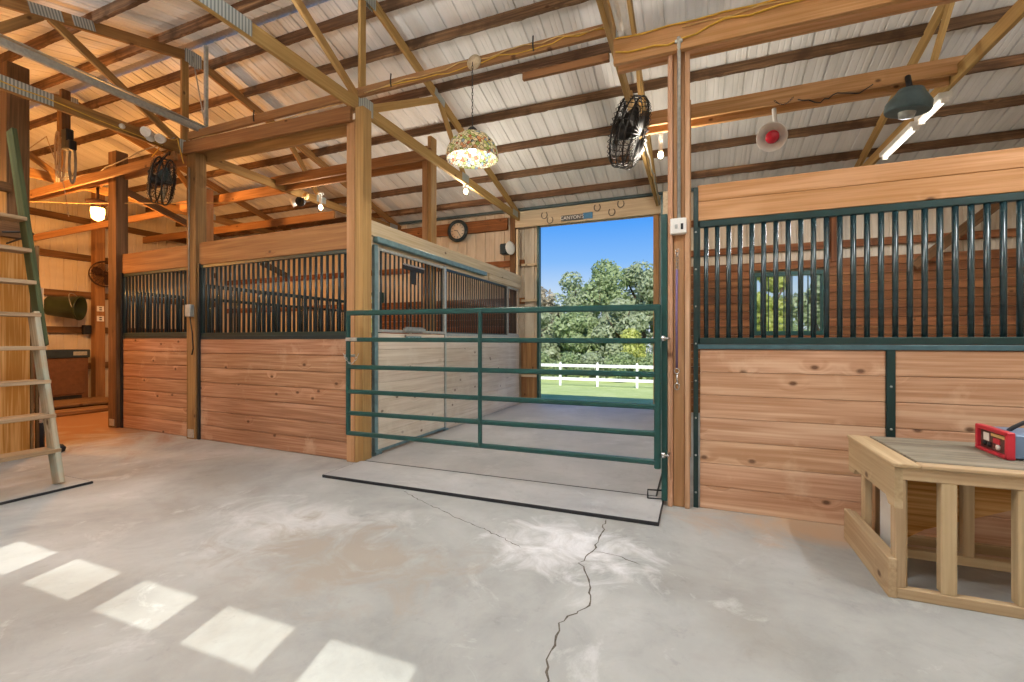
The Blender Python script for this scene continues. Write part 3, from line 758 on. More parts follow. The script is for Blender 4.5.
grille(t, (1.975, yf), (3.92, yf), 1.275, 2.235, 24, .0175, 'bar', 'teal_dark', .05, .045)
for za, zb in ((2.238, 2.385), (2.387, 2.515)):
    gg = G(); gg.beam((.012, yf, (za+zb)/2), (4.0, yf, (za+zb)/2), .04, zb-za); gg.build('top_plank', M['header'], t)
# left stall fronts
def left_front(label, p0, p1, n, zs):
    t = thing('horse_stall', label, 'stall front', ((p0[0]+p1[0])/2, (p0[1]+p1[1])/2, 0), 'stall fronts')
    boards(p0, p1, .0, zs-.02, 7, .05, .011).build('lower_boards', M['panel_left'], t)
    rail('sill_rail', t, (p0[0], p0[1], zs), (p1[0], p1[1], zs), .055, .045, 'bar_dark')
    grille(t, p0, p1, zs+.02, 2.305, n, .0155, 'bar_dark', 'teal_dark', .042, .04)
    gg = G(); gg.beam((*p0, 2.455), (*p1, 2.455), .045, .295); gg.build('top_plank', M['header_dark'], t)
    d = (V((*p1, 0))-V((*p0, 0))).normalized(); gg = G()
    gg.obox((p0[0]+d.x*.015, p0[1]+d.y*.015-.035, 1.16), (d, V((-d.y, d.x, 0)), (0,0,1)), (.02, .012, 1.16), .003); gg.build('upright', M['black'], t)
    return t
left_front('wider left stall front of reddish boards and dark bars', (-6.10, 4.06), (-3.51, 3.95), 29, 1.345)
left_front('narrow left stall front between the outer dark post and middle post', (-8.0, 4.17), (-6.32, 4.09), 18, 1.36)
# left partitions
def partition(label, x, y0, y1, zb, zt):
    t = thing('stall_partition', label, 'stall partition', (x, (y0+y1)/2, 0), 'stall partitions')
    boards((x, y0), (x, y1), 0, zb, 7, .036).build('lower_boards', M['dark_boards'], t)
    grille(t, (x, y0), (x, y1), zb, zt, int((y1-y0)/.09), .0135, 'bar', 'bar', .05, .04)
    return t
partition('dark barred partition between the two left stalls', -6.16, 4.2, 7.3, 1.3, 2.07)
partition('dark barred partition at the outer side of the left stalls', -7.9, 4.3, YB-.1, 1.3, 2.05)
# back lining of the stalls: horizontal dark planks
def lining(label, x0, x1, ztop, n, hole, m='dark_boards'):
    t = thing('stall_lining', label, 'wall lining', ((x0+x1)/2, YB+.02, 0), 'stall linings'); gg = G(); h = ztop/n
    for i in range(n):
        za, zb = i*h, (i+1)*h-.006
        segs = [(x0, x1)] if (zb <= hole[2]+.02 or za >= hole[3]-.02) else [(x0, hole[0]), (hole[1], x1)]
        for a, b in segs: gg.bx(a, b, YB, YB+.036, za, zb, .005)
    gg.build('planking', M[m], t); return t
lining('reddish horizontal plank lining at the back of the right stall', -.1, XR-.05, 2.66, 19, W1)
lining('plank lining at the back of the wider left stall', -6.1, -3.62, 2.2, 15, (0, 0, 9, 9))
lining('plank lining at the back of the narrow left stall', -8.0, -6.2, 2.2, 15, W2)
# windows
def window(nm, w, label, nv, nh):
    t = thing(nm, label, 'window', ((w[0]+w[1])/2, YB+.08, w[2])); t['kind'] = 'structure'; gg = G(); f = .05
    gg.bx(w[0]-.02, w[1]+.02, YB-.01, YB+.12, w[3]-f, w[3]+.02, .003); gg.bx(w[0]-.02, w[1]+.02, YB-.01, YB+.12, w[2]-.02, w[2]+f, .003)
    gg.bx(w[0]-.02, w[0]+f, YB-.01, YB+.12, w[2]+f, w[3]-f, .003); gg.bx(w[1]-f, w[1]+.02, YB-.01, YB+.12, w[2]+f, w[3]-f, .003)
    gg.build('window_frame', M['teal'], t)
    gg = G(); gg.bx(w[0]+f, w[1]-f, YB+.085, YB+.09, w[2]+f, w[3]-f, .0005); gg.build('pane', M['glass'], t)
    for k in range(1, nv+1):
        x = w[0]+(w[1]-w[0])*k/(nv+1); gg = G(); gg.bx(x-.009, x+.009, YB+.04, YB+.06, w[2]+f, w[3]-f, .002); gg.build('guard_bar', M['teal_dark'], t)
    return t
window('window_1', W1, 'green framed barred window at the back of the right stall', 8, 0)
window('window_2', W2, 'small window at the back of the narrow left stall', 3, 0)
# corner brace in right stall
gg = G(); gg.beam((3.1, 8.78, 2.45), (4.3, 8.78, 3.5), .042, .14); tag(gg.build('diagonal_brace', M['post_dark']), 'dark brace in the far corner of the right stall', 'brace', 'diagonal braces')

# ---------------- aisle wall on the left: sliding door and fixed grille
XA = -3.40
t = thing('aisle_wall', 'pale weathered board wall along the left of the aisle, with fixed bars', 'stall wall', (XA, 7.3, 0))
boards((XA-.03, 5.76), (XA-.03, 8.84), 0, 1.38, 7, .036).build('lower_boards', M['panel_pale'], t)
grille(t, (XA-.03, 5.76), (XA-.03, 8.16), 1.40, 2.37, 31, .0125, 'bar_dark', 'bar_dark', .035, .035)
rail('sill_rail', t, (XA-.03, 5.76, 1.395), (XA-.03, 8.84, 1.395), .05, .04, 'galv_dull')
gg = G(); gg.beam((XA, 4.025, 2.575), (XA, 8.86, 2.575), .045, .17); gg.build('cap_board', M['cap_pale'], t)
gg = G(); gg.beam((XA, 7.3, 2.435), (XA, 8.86, 2.435), .045, .1); gg.build('cap_board', M['cap_pale'], t)
gg = G(); gg.bx(XA-.03, XA+.03, 4.025, 4.14, 0, 2.48, .005); gg.build('end_post', M['header'], t)
gg = G(); gg.beam((XA-.02, 4.15, 2.43), (XA-.02, 8.86, 2.43), .03, .12); gg.build('soffit_board', M['cap_pale'], t)
t2 = thing('feed_door', 'small framed feed door near the doorway end of the aisle wall', 'feed door', (XA, 8.5, 1.4))
gg = G()
for ya, yb, za, zb in ((8.2, 8.24, 1.41, 2.37), (8.74, 8.78, 1.41, 2.37), (8.24, 8.74, 1.41, 1.45), (8.24, 8.74, 2.33, 2.37)): gg.bx(XA-.035, XA+.0, ya, yb, za, zb, .003)
fr = gg.build('frame', M['galv_dull'], t2)
bars(fr, (XA-.02, 8.26), (XA-.02, 8.72), 1.44, 2.34, 6, .011, 'bar_dark')
# sliding door
t = thing('sliding_stall_door', 'sliding stall door with steel edges, hung on the aisle wall', 'sliding door', (XA, 5.0, .05))
xd = XA+.03
boards((xd, 4.24), (xd, 5.70), .06, 1.39, 7, .034).build('lower_boards', M['panel_pale'], t)
fr = grille(t, (xd, 4.24), (xd, 5.72), 1.40, 2.37, 17, .0125, 'bar_dark', 'galv_dull', .035, .036)
gg = G(); gg.bx(xd-.022, xd+.022, 4.17, 4.225, .04, 2.39, .003); gg.build('stile', M['bluegrey'], t)
gg = G(); gg.bx(xd-.022, xd+.022, 5.715, 5.755, .04, 2.39, .003); gg.build('stile', M['galv'], t)
gg = G(); gg.bx(xd-.022, xd+.022, 4.2, 5.74, .03, .065, .003); gg.build('bottom_rail', M['bluegrey'], t)
gg = G(); gg.bx(xd-.03, xd+.04, 4.2, 7.1, 2.42, 2.485, .006); tr = gg.build('track', M['bluegrey'], t)
gg = G(); gg.bx(xd+.02, xd+.035, 4.7, 5.15, 2.19, 2.24, .003); gg.bx(xd+.02, xd+.03, 4.86, 4.98, 2.02, 2.19, .003); gg.build('latch_plate', M['black'], t)
gg = G(); gg.bx(xd+.018, xd+.03, 4.7, 5.17, 2.245, 2.262, .002); gg.build('latch_bar', M['galv'], t)
gg = G(); gg.bx(xd+.018, xd+.06, 4.7, 5.15, 1.42, 1.46, .004); gg.bx(xd+.018, xd+.055, 4.74, 5.11, 1.462, 1.475, .003); gg.build('hay_tray', M['galv'], t)
gg = G(); gg.bx(xd+.018, xd+.026, 4.76, 5.1, 1.30, 1.36, .002); np_ = gg.build('name_plate', M['bluegrey'], t)
for k in range(4):
    q = G(); y = 4.80+k*.075
    q.bx(xd+.026, xd+.0275, y, y+.045, 1.315, 1.345, .0005); q.build('plate_mark', M['white'], np_)
gg = G(); gg.bx(xd-.02, xd+.05, 4.16, 4.26, .0, .05, .004); gg.build('floor_guide', M['bluegrey'], t)
gg = G(); gg.bx(xd+.0, xd+.05, 5.69, 5.77, .0, .04, .004); gg.build('floor_guide', M['bluegrey'], t)

# right wall of the aisle (edge-on from here)
t = thing('aisle_wall', 'boarded wall along the right of the aisle, seen edge on behind the gate', 'stall wall', (-.19, 7.0, 0))
boards((-.235, 4.0), (-.235, 8.84), 0, 1.3, 7, .036).build('lower_boards', M['panel_pale'], t)
grille(t, (-.235, 4.05), (-.235, 8.8), 1.31, 2.3, 52, .0125, 'bar_dark', 'teal_dark', .035, .035)
gg = G(); gg.beam((-.235, 4.0, 2.43), (-.235, 8.84, 2.43), .04, .24); gg.build('cap_board', M['cap_pale'], t)
gg = G(); gg.bx(-.252, -.208, 3.77, 3.81, .04, 2.3, .004); p = gg.build('end_stile', M['teal'], t)

# ------------------------------------------------------------------ gate
t = thing('pipe_gate', 'dark green six-bar metal gate across the aisle', 'gate', (-1.8, 3.69, .3))
gy = 3.69; GX0, GX1 = -3.30, -.275
def sag(x, zl, zr): return zl+(zr-zl)*(x-GX0)/(GX1-GX0)
for k, (zl, zr) in enumerate(((1.585, 1.56), (1.315, 1.30), (1.035, 1.04), (.785, .79), (.565, .58), (.36, .36))):
    h = .042 if k not in (0,) else .05
    gg = G(); gg.beam((GX0, gy, zl), (GX1, gy, zr), .04, h, bev=.009); gg.build('bar', M['teal'], t)
gg = G(); gg.bx(GX0-.02, GX0+.022, gy-.021, gy+.021, .34, 1.61, .009); gg.build('end_upright', M['teal'], t)
gg = G(); gg.bx(GX1-.025, GX1+.025, gy-.022, gy+.022, .31, 1.585, .009); gg.build('end_upright', M['teal'], t)
gg = G(); gg.bx(-1.812, -1.778, gy-.028, gy-.0, .35, 1.58, .006); gg.build('brace', M['teal'], t)
for z in (.42, 1.32):
    gg = G(); gg.tube([(-.25, gy, z), (-.2, gy-.01, z), (-.19, gy+.09, z)], .009, 8); gg.lathe([(.018, -.02), (.018, .02)], (-.235, gy, z), (0,0,1), 10); gg.build('hinge', M['steel'], t)
gg = G(); gg.bx(GX0-.01, GX0+.13, gy-.03, gy+.03, 1.30, 1.335, .003); gg.build('latch_sleeve', M['galv'], t)
gg = G()
pts = [(GX0+.02+.12*math.sin(i/14*math.pi)*.9, gy-.03, 1.16-.05*math.sin(i/14*math.pi)) for i in range(15)]
def chain_links(gg, pts, rr=.009, wr=.0025):
    for i, (a, b) in enumerate(zip(pts[:-1], pts[1:])):
        a = V(a); b = V(b); d = (b-a).normalized(); u = d.orthogonal().normalized(); w = d.cross(u); c0 = (a+b)/2; L = (b-a).length*.62
        q = u if i % 2 else w
        ring = [c0+d*math.cos(k/10*2*math.pi)*L+q*math.sin(k/10*2*math.pi)*rr for k in range(10)]
        gg.tube(ring, wr, 5, closed=True)
chain_links(gg, [(GX0-.03+.021*i, gy-.035+.004*(i % 2), 1.17-.10*math.sin(i/9*math.pi)) for i in range(10)]); gg.build('latch_chain', M['galv'], t)
gg = G(); gg.bx(GX0-.06, GX0+.0, gy+.0, gy+.11, 1.135, 1.16, .004); gg.build('latch_pin', M['galv'], t)
# floor bracket for the gate
gg = G(); gg.tube([(-.36, 3.82, .03), (-.36, 3.82, .1), (-.25, 3.84, .1)], .007, 7); gg.tube([(-.36, 3.82, .03), (-.25, 3.84, .03)], .007, 7)
tag(gg.build('floor_bracket', M['black']), 'small bent black bracket at the foot of the gate post', 'bracket')

# ------------------------------------------------------------------ aisle mats
def matt(x0, x1, y0, y1, label):
    t = thing('floor_mat', label, 'floor mat', ((x0+x1)/2, (y0+y1)/2, 0), 'aisle mats')
    gg = G(); gg.bx(x0, x1, y0, y1, .001, .027, .002); gg.build('mat_edge', M['rubber'], t)
    gg = G(); gg.bx(x0+.008, x1-.008, y0+.008, y1-.008, .02, .0285, .001); gg.build('mat_top', M['mat'], t)
matt(-3.30, -.24, 3.34, 3.90, 'grey dusty mat in front of the gate with a dark edge')
matt(-3.30, -.30, 3.905, 6.35, 'grey dusty mat just behind the gate')
matt(-3.30, -.30, 6.355, 8.78, 'grey dusty mat leading out to the doorway')
# strap and hook lying at the right of the aisle
gg = G(); gg.tube([(-.7, 6.7, .025), (-.55, 6.72, .025), (-.5, 6.9, .025)], .012, 6); tag(gg.build('hose_piece', M['black']), 'short black hose end on the mat near the doorway', 'hose')
gg = G(); gg.beam((-.76, 5.0, .022), (-.46, 6.3, .022), .03, .008); tag(gg.build('floor_strap', M['post_dark']), 'thin brown strip lying along the mat at right', 'strip')

# ------------------------------------------------------------------ ladder (ship stair) on the left
t = thing('loft_ladder', 'wooden loft ladder with worn grey-green rail and plank treads', 'ladder', (-5.3, 1.8, 0))
def lad(z): return -5.27-(z/3.3)*.90
rl = V((lad(3.35)-lad(0), 0, 3.35)).normalized(); upv = V((rl.z, 0, -rl.x))
for y in (2.25, 1.30):
    gg = G(); gg.beam((lad(0)-.0, y, .03), (lad(1.56), y, 1.56), .04, .125, up=upv); gg.build('side_rail', M['ladder_rail'], t)
    gg = G(); gg.beam((lad(1.25)-.02, y+.042, 1.25), (lad(3.36)-.02, y+.042, 3.36), .04, .115, up=upv); gg.build('upper_rail', M['green_rail'], t)['label'] = 'green painted upper rail'
for k in range(8):
    z = .32+.305*k; x = lad(z)
    gg = G(); gg.bx(x-.13, x+.075, 1.28, 2.275, z-.018, z+.018, .004); gg.build('tread', M['ladder_tread'], t)
gg = G(); gg.tube([(-6.13, 2.20, 2.34), (-6.0, 2.35, 2.36), (-6.2, 2.45, 2.38), (-7.0, 2.55, 2.37)], .01, 6)
gg.build('tie_cable', M['black'], t)
t = thing('ladder_mat', 'flat dark-edged mat under the foot of the loft ladder', 'floor mat', (-5.35, 1.7, 0))
gg = G(); gg.bx(-5.6, -5.1, .9, 2.42, .001, .02, .003); gg.build('mat_edge', M['rubber'], t)
gg = G(); gg.bx(-5.59, -5.115, .91, 2.41, .014, .0225, .001); gg.build('mat_top', M['slab'], t)

# plywood wall and loft edge behind the ladder
t = thing('plywood_partition', 'bare plywood wall panel behind the loft ladder', 'partition', (-7.1, 1.9, 0))
gg = G(); gg.bx(-7.08, -7.06, .35, 2.76, .02, 2.44, .002); gg.build('plywood_sheet', M['plywood'], t)
for y in (2.82,):
    gg = G(); gg.bx(-7.09, -7.05, y-.055, y-.03, 0, 2.44, .003); gg.build('edge_stud', M['post_dark'], t)
gg = G(); gg.bx(-7.1, -7.03, .3, 2.75, 2.45, 2.66, .004); tag(gg.build('loft_joist', M['post_dark']), 'dark loft joist on top of the plywood wall', 'joist', 'loft joists')
gg = G(); gg.bx(-7.1, -7.03, .3, 2.6, 2.95, 3.05, .004); tag(gg.build('loft_joist', M['post_dark']), 'upper loft rail behind the green ladder rail', 'joist', 'loft joists')
t = thing('drain_pipe', 'white pipe with a black foot standing behind the ladder', 'pipe', (-7.45, 3.0, 0))
gg = G(); gg.tube([(-7.45, 3.0, .3), (-7.45, 3.0, 1.95)], .035, 14); gg.build('pipe', M['pvc'], t)
gg = G(); gg.tube([(-7.45, 3.0, 0), (-7.45, 3.0, .3)], .043, 14); gg.build('pipe_foot', M['rubber'], t)
gg = G(); gg.tube([(-7.06, 2.82, 0), (-7.06, 2.82, 2.4)], .018, 12); tag(gg.build('thin_pipe', M['post_dark']), 'thin brown pipe between the plywood wall and white pipe', 'pipe')
gg = G(); gg.lathe([(.02, 0), (.05, .01), (.06, .05), (.03, .09)], (-6.9, 2.95, 0), (0,0,1), 12); tag(gg.build('pipe_boot', M['rubber']), 'small black object on the floor beside the pipe foot', 'boot')

# ------------------------------------------------------------------ warm left bay: cabinet, step, bucket, wall fan, jar light
t = thing('heater_cabinet', 'brown cabinet with dark blue control strip against the end wall', 'cabinet', (-12.1, 5.2, 0))
gg = G(); gg.bx(-12.45, -12.02, 4.55, 5.62, .08, .95, .01); gg.build('body', M['cab_brown'], t)
gg = G(); gg.bx(-12.47, -11.99, 4.53, 5.64, .95, 1.12, .012); tp = gg.build('control_strip', M['cab_blue'], t)
gg = G(); gg.bx(-11.992, -11.985, 5.35, 5.58, 1.0, 1.08, .002); gg.build('dial_panel', M['galv_dull'], tp)
gg = G(); gg.bx(-12.018, -12.0, 4.62, 5.55, .2, .9, .008); gg.build('front_panel', M['cab_brown'], t)
gg = G(); gg.bx(-12.018, -12.005, 5.0, 5.5, .09, .17, .004); gg.build('base_vent', M['black'], t)
t = thing('low_step', 'low weathered plank step with rounded end in front of the cabinet', 'step', (-11.0, 5.0, 0))
gg = G(); gg.bx(-11.5, -10.5, 3.9, 5.55, .10, .15, .006); gg.bx(-11.5, -10.8, 3.9, 5.55, .005, .10, .006)
gg.build('deck', M['old_step'], t)
gg = G(); gg.bx(-10.5, -10.1, 3.7, 5.15, .0, .08, .02); gg.build('lower_tread', M['old_step'], t)
t = thing('green_bucket', 'dark green bucket hung sideways on the warm end wall', 'bucket', (-12.3, 5.4, 1.8))
ax = V((.75, .66, -.08)).normalized(); c0 = V((-12.38, 5.12, 2.03))
gg = G(); gg.lathe([(.0, 0), (.19, .0), (.20, .02), (.24, .5), (.255, .5), (.255, .53), (.235, .53), (.19, .03), (0, .03)], c0, ax, 26); gg.build('bucket_body', M['bucket'], t)
gg = G(); e = c0+ax*.5; u = ax.cross(V((0,0,1))).normalized()
gg.tube([e+u*.25*math.cos(a)+V((0,0,1))*.3*math.sin(a)-ax*.12*math.sin(a) for a in [math.pi*i/12 for i in range(13)]], .008, 6); gg.build('bail_handle', M['galv'], t)
def cage_fan(label, c, n, R, depth, mats, grp='cage fans', mount=None, seed=1, half=False):
    """drum fan: guard rings and spokes back and front, hub with motor, three blades, mount arm"""
    c = V(c); n = V(n).normalized(); u = n.cross(V((0,0,1))).normalized(); w = u.cross(n); 
    t = thing('cage_fan', label, 'fan', tuple(c-V((0,0,R))), grp)
    def ring(gg, r, h, wr, k=28): gg.tube([c+n*h+u*r*math.cos(a)+w*r*math.sin(a) for a in [2*math.pi*i/k for i in range(k)]], wr, 5, closed=True)
    gg = G()
    for h, rr in ((depth*.5, .93), (-depth*.5, .93)):
        for f in (.25, .45, .65, .82): ring(gg, R*f*rr, h*(1.15-.25*f), .0035)
    NW = 36 if R > .3 else 24
    for k in range(NW):
        a = 2*math.pi*k/NW; d = u*math.cos(a)+w*math.sin(a)
        gg.tube([c+n*depth*.56+d*R*.15, c+n*depth*.5+d*R*.9, c+n*depth*.3+d*R, c-n*depth*.3+d*R, c-n*depth*.5+d*R*.9, c-n*depth*.56+d*R*.15], .003 if R < .3 else .0045, 4)
    gg.build('guard', M[mats[0]], t)
    gg = G(); ring(gg, R*1.0, depth*.3, .01); ring(gg, R*1.0, -depth*.3, .01); ring(gg, R*1.0, 0, .008); gg.build('rim', M[mats[1]], t)
    gg = G(); gg.lathe([(0, -depth*.75), (R*.2, -depth*.7), (R*.24, -depth*.3), (R*.2, depth*.0), (R*.1, depth*.1), (R*.1, depth*.45), (0, depth*.5)], c, n, 16); gg.build('motor', M[mats[1]], t)
    for k in range(3):
        a = 2*math.pi*k/3+.4; gg = G(); d = u*math.cos(a)+w*math.sin(a); e = u*-math.sin(a)+w*math.cos(a); vs = []
        prof = [(.1, -.06, .06), (.4, -.2, .2), (.7, -.28, .24), (.88, -.2, .16)]
        for r_, a0, a1 in prof:
            for th in (0, .006):
                for q in (a0, 0, a1): vs.append(c+d*R*r_+e*R*q+n*(q*R*.45+depth*.15+th))
        fs = []
        for i in range(3):
            for lay in (0, 1):
                b = i*6+lay*3; b2 = b+6
                for q in (0, 1): fs.append((b+q, b+q+1, b2+q+1, b2+q))
            fs.append((i*6, i*6+3, i*6+9, i*6+6)); fs.append((i*6+2, i*6+5, i*6+11, i*6+8))
        gg._add(vs, fs, vs, 0, True); gg.build('blade', M[mats[2]], t)
    if mount:
        gg = G(); gg.tube([c-n*depth*.6, c-n*depth*.8+V(mount)*.2, c+V(mount)], .014, 8)
        gg.tube([c+u*R*1.02, c+u*R*.8+V(mount)*.5, c+V(mount)], .009, 6); gg.tube([c-u*R*1.02, c-u*R*.8+V(mount)*.5, c+V(mount)], .009, 6); gg.build('mount_bracket', M[mats[1]], t)
    return t
cage_fan('rusty round fan on the end wall post beside the green bucket', (-12.12, 5.98, 2.78), (.9, -.35, .05), .28, .16, ('rust', 'rust', 'rust'), mount=(-.22, 0, 0))
cage_fan('dark cage fan hung on the left of the middle post', (-6.36, 3.74, 3.35), (.62, .72, -.15), .29, .2, ('black', 'black', 'hood'), mount=(-.02, .1, .42))
cage_fan('black cage fan hanging from the truss right of the mosaic lamp', (-.68, 5.15, 3.60), (.86, -.06, -.30), .37, .24, ('black', 'black', 'black'), mount=(.02, .06, .42))
# outlets on the end wall post
for z, lab in ((2.02, 'upper white outlet plate on the end wall post'), (1.80, 'lower white outlet plate on the end wall post')):
    gg = G(); gg.bx(XL+.2, XL+.215, 5.92, 6.05, z-.06, z+.06, .003); gg.bx(XL+.214, XL+.217, 5.96, 6.01, z-.035, z-.01, .001, 1); gg.bx(XL+.214, XL+.217, 5.96, 6.01, z+.01, z+.035, .001, 1)
    tag(gg.build('outlet_plate', [M['white'], M['black']]), lab, 'outlet', 'outlet plates')
gg = G(); gg.bx(XL+.04, XL+.14, 5.72, 5.86, 1.45, 1.65, .01); tag(gg.build('junction_box', M['black']), 'black box on the wall beside the post with outlets', 'junction box')
# jar light
t = jar = thing('jar_light', 'glowing glass jar light with dark flared cap on the warm side', 'lamp', (-8.9, 4.24, 3.35))
lx, ly, lz = -8.9, 4.28, 3.37
gg = G(); gg.lathe([(.10, .19), (.15, .17), (.14, .13), (.095, .1), (.085, .06)], (lx, ly, lz), (0,0,1), 18); gg.tube([(lx, ly, lz+.18), (lx, ly, lz+.40)], .02, 8); gg.build('cap', M['rust'], t)
gg = G(); gg.lathe([(.085, .07), (.09, .0), (.075, -.1), (.04, -.13), (0, -.135)], (lx, ly, lz), (0,0,1), 18); gg.build('jar', M['bulb_warm'], t)
gg = G()
for k in range(6):
    a = k*math.pi/3; d = V((math.cos(a), math.sin(a), 0)); gg.tube([V((lx, ly, lz+.08))+d*.1, V((lx, ly, lz))+d*.102, V((lx, ly, lz-.1))+d*.085, V((lx, ly, lz-.15))], .004, 5)
gg.build('wire_guard', M['rust'], t)

# ------------------------------------------------------------------ lamps over the aisle
t = thing('mosaic_lamp', 'stained glass dome lamp hanging on a chain over the gate', 'pendant lamp', (-1.99, 3.95, 3.02))
cx, cy = -1.985, 3.93
gg = G(); gg.lathe([(.0, 0), (.065, 0), (.075, .012), (.04, .03), (.0, .05)], (cx, cy+.015, 3.99), (0, -1, 0), 18); gg.build('canopy', M['cap_pale'], t)
gg = G(); chain_links(gg, [(cx, cy-.03, 3.97-.032*i) for i in range(21)], .007, .0025); gg.build('chain', M['black'], t)
gg = G(); gg.lathe([(.02, .262), (.08, .25), (.15, .215), (.205, .16), (.24, .09), (.252, .03), (.25, .0), (.243, .0), (.234, .09), (.2, .153), (.146, .207), (.08, .241), (.02, .252)], (cx, cy-.03, 3.04), (0,0,1), 32); gg.build('shade', M['mosaic'], t)
gg = G(); gg.lathe([(.02, .31), (.045, .285), (.05, .255), (0, .25)], (cx, cy-.03, 3.04), (0,0,1), 14); gg.build('finial_cap', M['black'], t)
gg = G(); gg.ball((cx, cy-.03, 3.13), .035); gg.build('bulb', M['bulb'], t)
def bare_bulb(label, c, energy=6, up=.16):
    t = thing('bare_bulb', label, 'light bulb', c, 'bare light bulbs'); c = V(c)
    gg = G(); gg.lathe([(.012, up), (.05, up), (.05, up-.03), (.024, up-.04), (.022, .045), (.03, .035)], c, (0,0,1), 14); gg.build('socket', M['white'], t)
    gg = G(); gg.ball(c, .035, sc=(1, 1, 1.15)); gg.build('globe', M['bulb'], t)
    point('bulb_light', tuple(c-V((0,0,.05))), energy, (1, .9, .76), .04)
bare_bulb('lit bulb under the truss below the mosaic lamp', (-3.42, 6.49, 3.70), 80, .1)
bare_bulb('lit bulb beside the floodlight over the wide left stall', (-5.78, 5.82, 3.52), 40, .24)
bare_bulb('lit bulb behind the post with conduit', (-.40, 5.85, 3.58), 90, .3)
# floodlight by the bulb
t = thing('flood_light', 'small twin-headed floodlight over the wide left stall', 'floodlight', (-6.1, 5.78, 3.55))
gg = G(); gg.lathe([(.02, -.1), (.05, -.07), (.08, .05), (.07, .055), (0, .02)], (-6.08, 5.7, 3.62), (.35, -.85, -.35), 16); gg.build('lamp_head', M['black'], t)
gg = G(); gg.lathe([(.02, -.1), (.05, -.07), (.075, .05), (0, .05)], (-6.28, 5.74, 3.64), (-.6, -.6, -.4), 16); gg.build('lamp_head', M['white'], t)
gg = G(); gg.lathe([(.06, 0), (.06, .03), (0, .04)], (-6.1, 5.83, 3.74), (0, -1, 0), 14); gg.tube([(-6.1, 5.8, 3.74), (-6.1, 5.74, 3.66)], .012, 6); gg.tube([(-6.1, 5.8, 3.74), (-6.25, 5.76, 3.68)], .012, 6); gg.build('base', M['wire_tan'], t)
# white twin lamp on the left chord
t = thing('flood_light', 'white twin-headed sensor light on the chord left of the strut end', 'floodlight', (-6.33, 3.6, 3.85))
gg = G(); gg.lathe([(0, 0), (.07, 0), (.07, .025), (0, .03)], (-6.375, 3.6, 3.88), (1, 0, 0), 16); gg.build('base', M['white'], t)
for dy, dz in ((-.08, .02), (.08, -.0)):
    gg = G(); gg.lathe([(.02, -.05), (.045, -.02), (.06, .05), (.05, .05), (0, .02)], (-6.27, 3.6+dy, 3.86+dz), (.5, -.7, -.3), 14); gg.build('lamp_head', M['white'], t)
gg = G(); gg.lathe([(0, 0), (.03, 0), (.03, .02), (0, .02)], (-6.375, 3.3, 3.87), (1,0,0), 12); tag(gg.build('chord_button', M['white']), 'small white disc on the chord beside the sensor light', 'disc')
# heat lamp
hn = V((-.35, -.85, -.42)).normalized(); hc = V((.74, 5.45, 3.44))
t = thing('heat_lamp', 'aluminium heat lamp with red bulb under the inner header', 'heat lamp', tuple(hc-V((0,0,.15))))
gg = G(); gg.lathe([(.03, -.14), (.06, -.12), (.11, -.06), (.145, .0), (.15, .005), (.14, .0), (.1, -.055), (.04, -.10), (0, -.1)], hc, hn, 28); gg.build('reflector', M['white'], t)
gg = G(); gg.lathe([(.03, -.09), (.05, -.06), (.068, -.02), (.06, .01), (.03, .025), (0, .028)], hc, hn, 22); gg.build('red_bulb', M['heat_red'], t)
gg = G(); gg.tube([hc-hn*.12, hc-hn*.16+V((0,0,.06)), V((.78, 5.6, 3.80))], .022, 8); gg.build('socket_stem', M['white'], t)
gg = G(); chain_links(gg, [V((.78, 5.58, 3.88))+V((.022*i, 0, -.06*math.sin(i/8*math.pi))) for i in range(9)], .007, .0025); gg.build('hanging_chain', M['black'], t)
# bell shaped hood
hx, hy, hz = 1.9, 5.52, 3.535
t = thing('bell_fixture', 'grey-green bell-shaped fixture under the inner header', 'ceiling fixture', (hx, hy, hz))
gg = G(); gg.lathe([(.175, -.02), (.185, 0), (.182, .06), (.15, .11), (.12, .15), (.1, .19), (.0, .205)], (hx, hy, hz+.0), (.12, -.1, 1), 26); gg.build('bell', M['hood'], t)
gg = G(); gg.lathe([(.0, -.075), (.06, -.07), (.07, -.02), (.07, 0)], (hx, hy, hz), (.12, -.1, 1), 16); gg.build('lens', M['galv_dull'], t)
gg = G(); gg.tube([(hx+.02, hy, hz+.2), (hx+.03, hy+.08, hz+.36)], .025, 8); gg.build('hanger', M['black'], t)
# fluorescent fixtures on the truss chords
def fluor(label, x, y0, y1, power, grp='fluorescent fixtures', z=3.72):
    t = thing('fluorescent_fixture', label, 'fluorescent light', (x, (y0+y1)/2, z), grp)
    gg = G(); gg.bx(x-.06, x+.06, y0, y1, z+.02, z+.08, .008); gg.build('housing', M['white'], t)
    gg = G(); gg.tube([(x, y0+.04, z-.0), (x, y1-.04, z-.0)], .017, 10); gg.build('tube', M['tube'], t)
    for y in (y0+.02, y1-.02):
        gg = G(); gg.bx(x-.03, x+.03, y-.015, y+.015, z-.025, z+.02, .003); gg.build('end_cap', M['white'], t)
    area('fluorescent_light', (x, (y0+y1)/2, z-.04), (0, 0, 0), .12, y1-y0, power, (.98, .99, 1))
fluor('lit fluorescent tube under the truss above the right stall', 2.32, 6.5, 7.45, 45)
fluor('short lit tube at the near end of the right stall fixture', 2.32, 5.85, 6.4, 25)
# housing on the fan truss at top of the picture
t = thing('fixture_housing', 'white fixture housing on the fan truss at the top edge', 'fixture', (-.62, 3.2, 3.84))
gg = G(); gg.bx(-.6, -.5, 2.75, 3.78, 3.83, 3.91, .01); gg.build('housing', M['white'], t)
gg = G(); gg.tube([(-.55, 2.8, 3.815), (-.55, 3.74, 3.815)], .015, 10); gg.build('tube', M['pvc'], t)

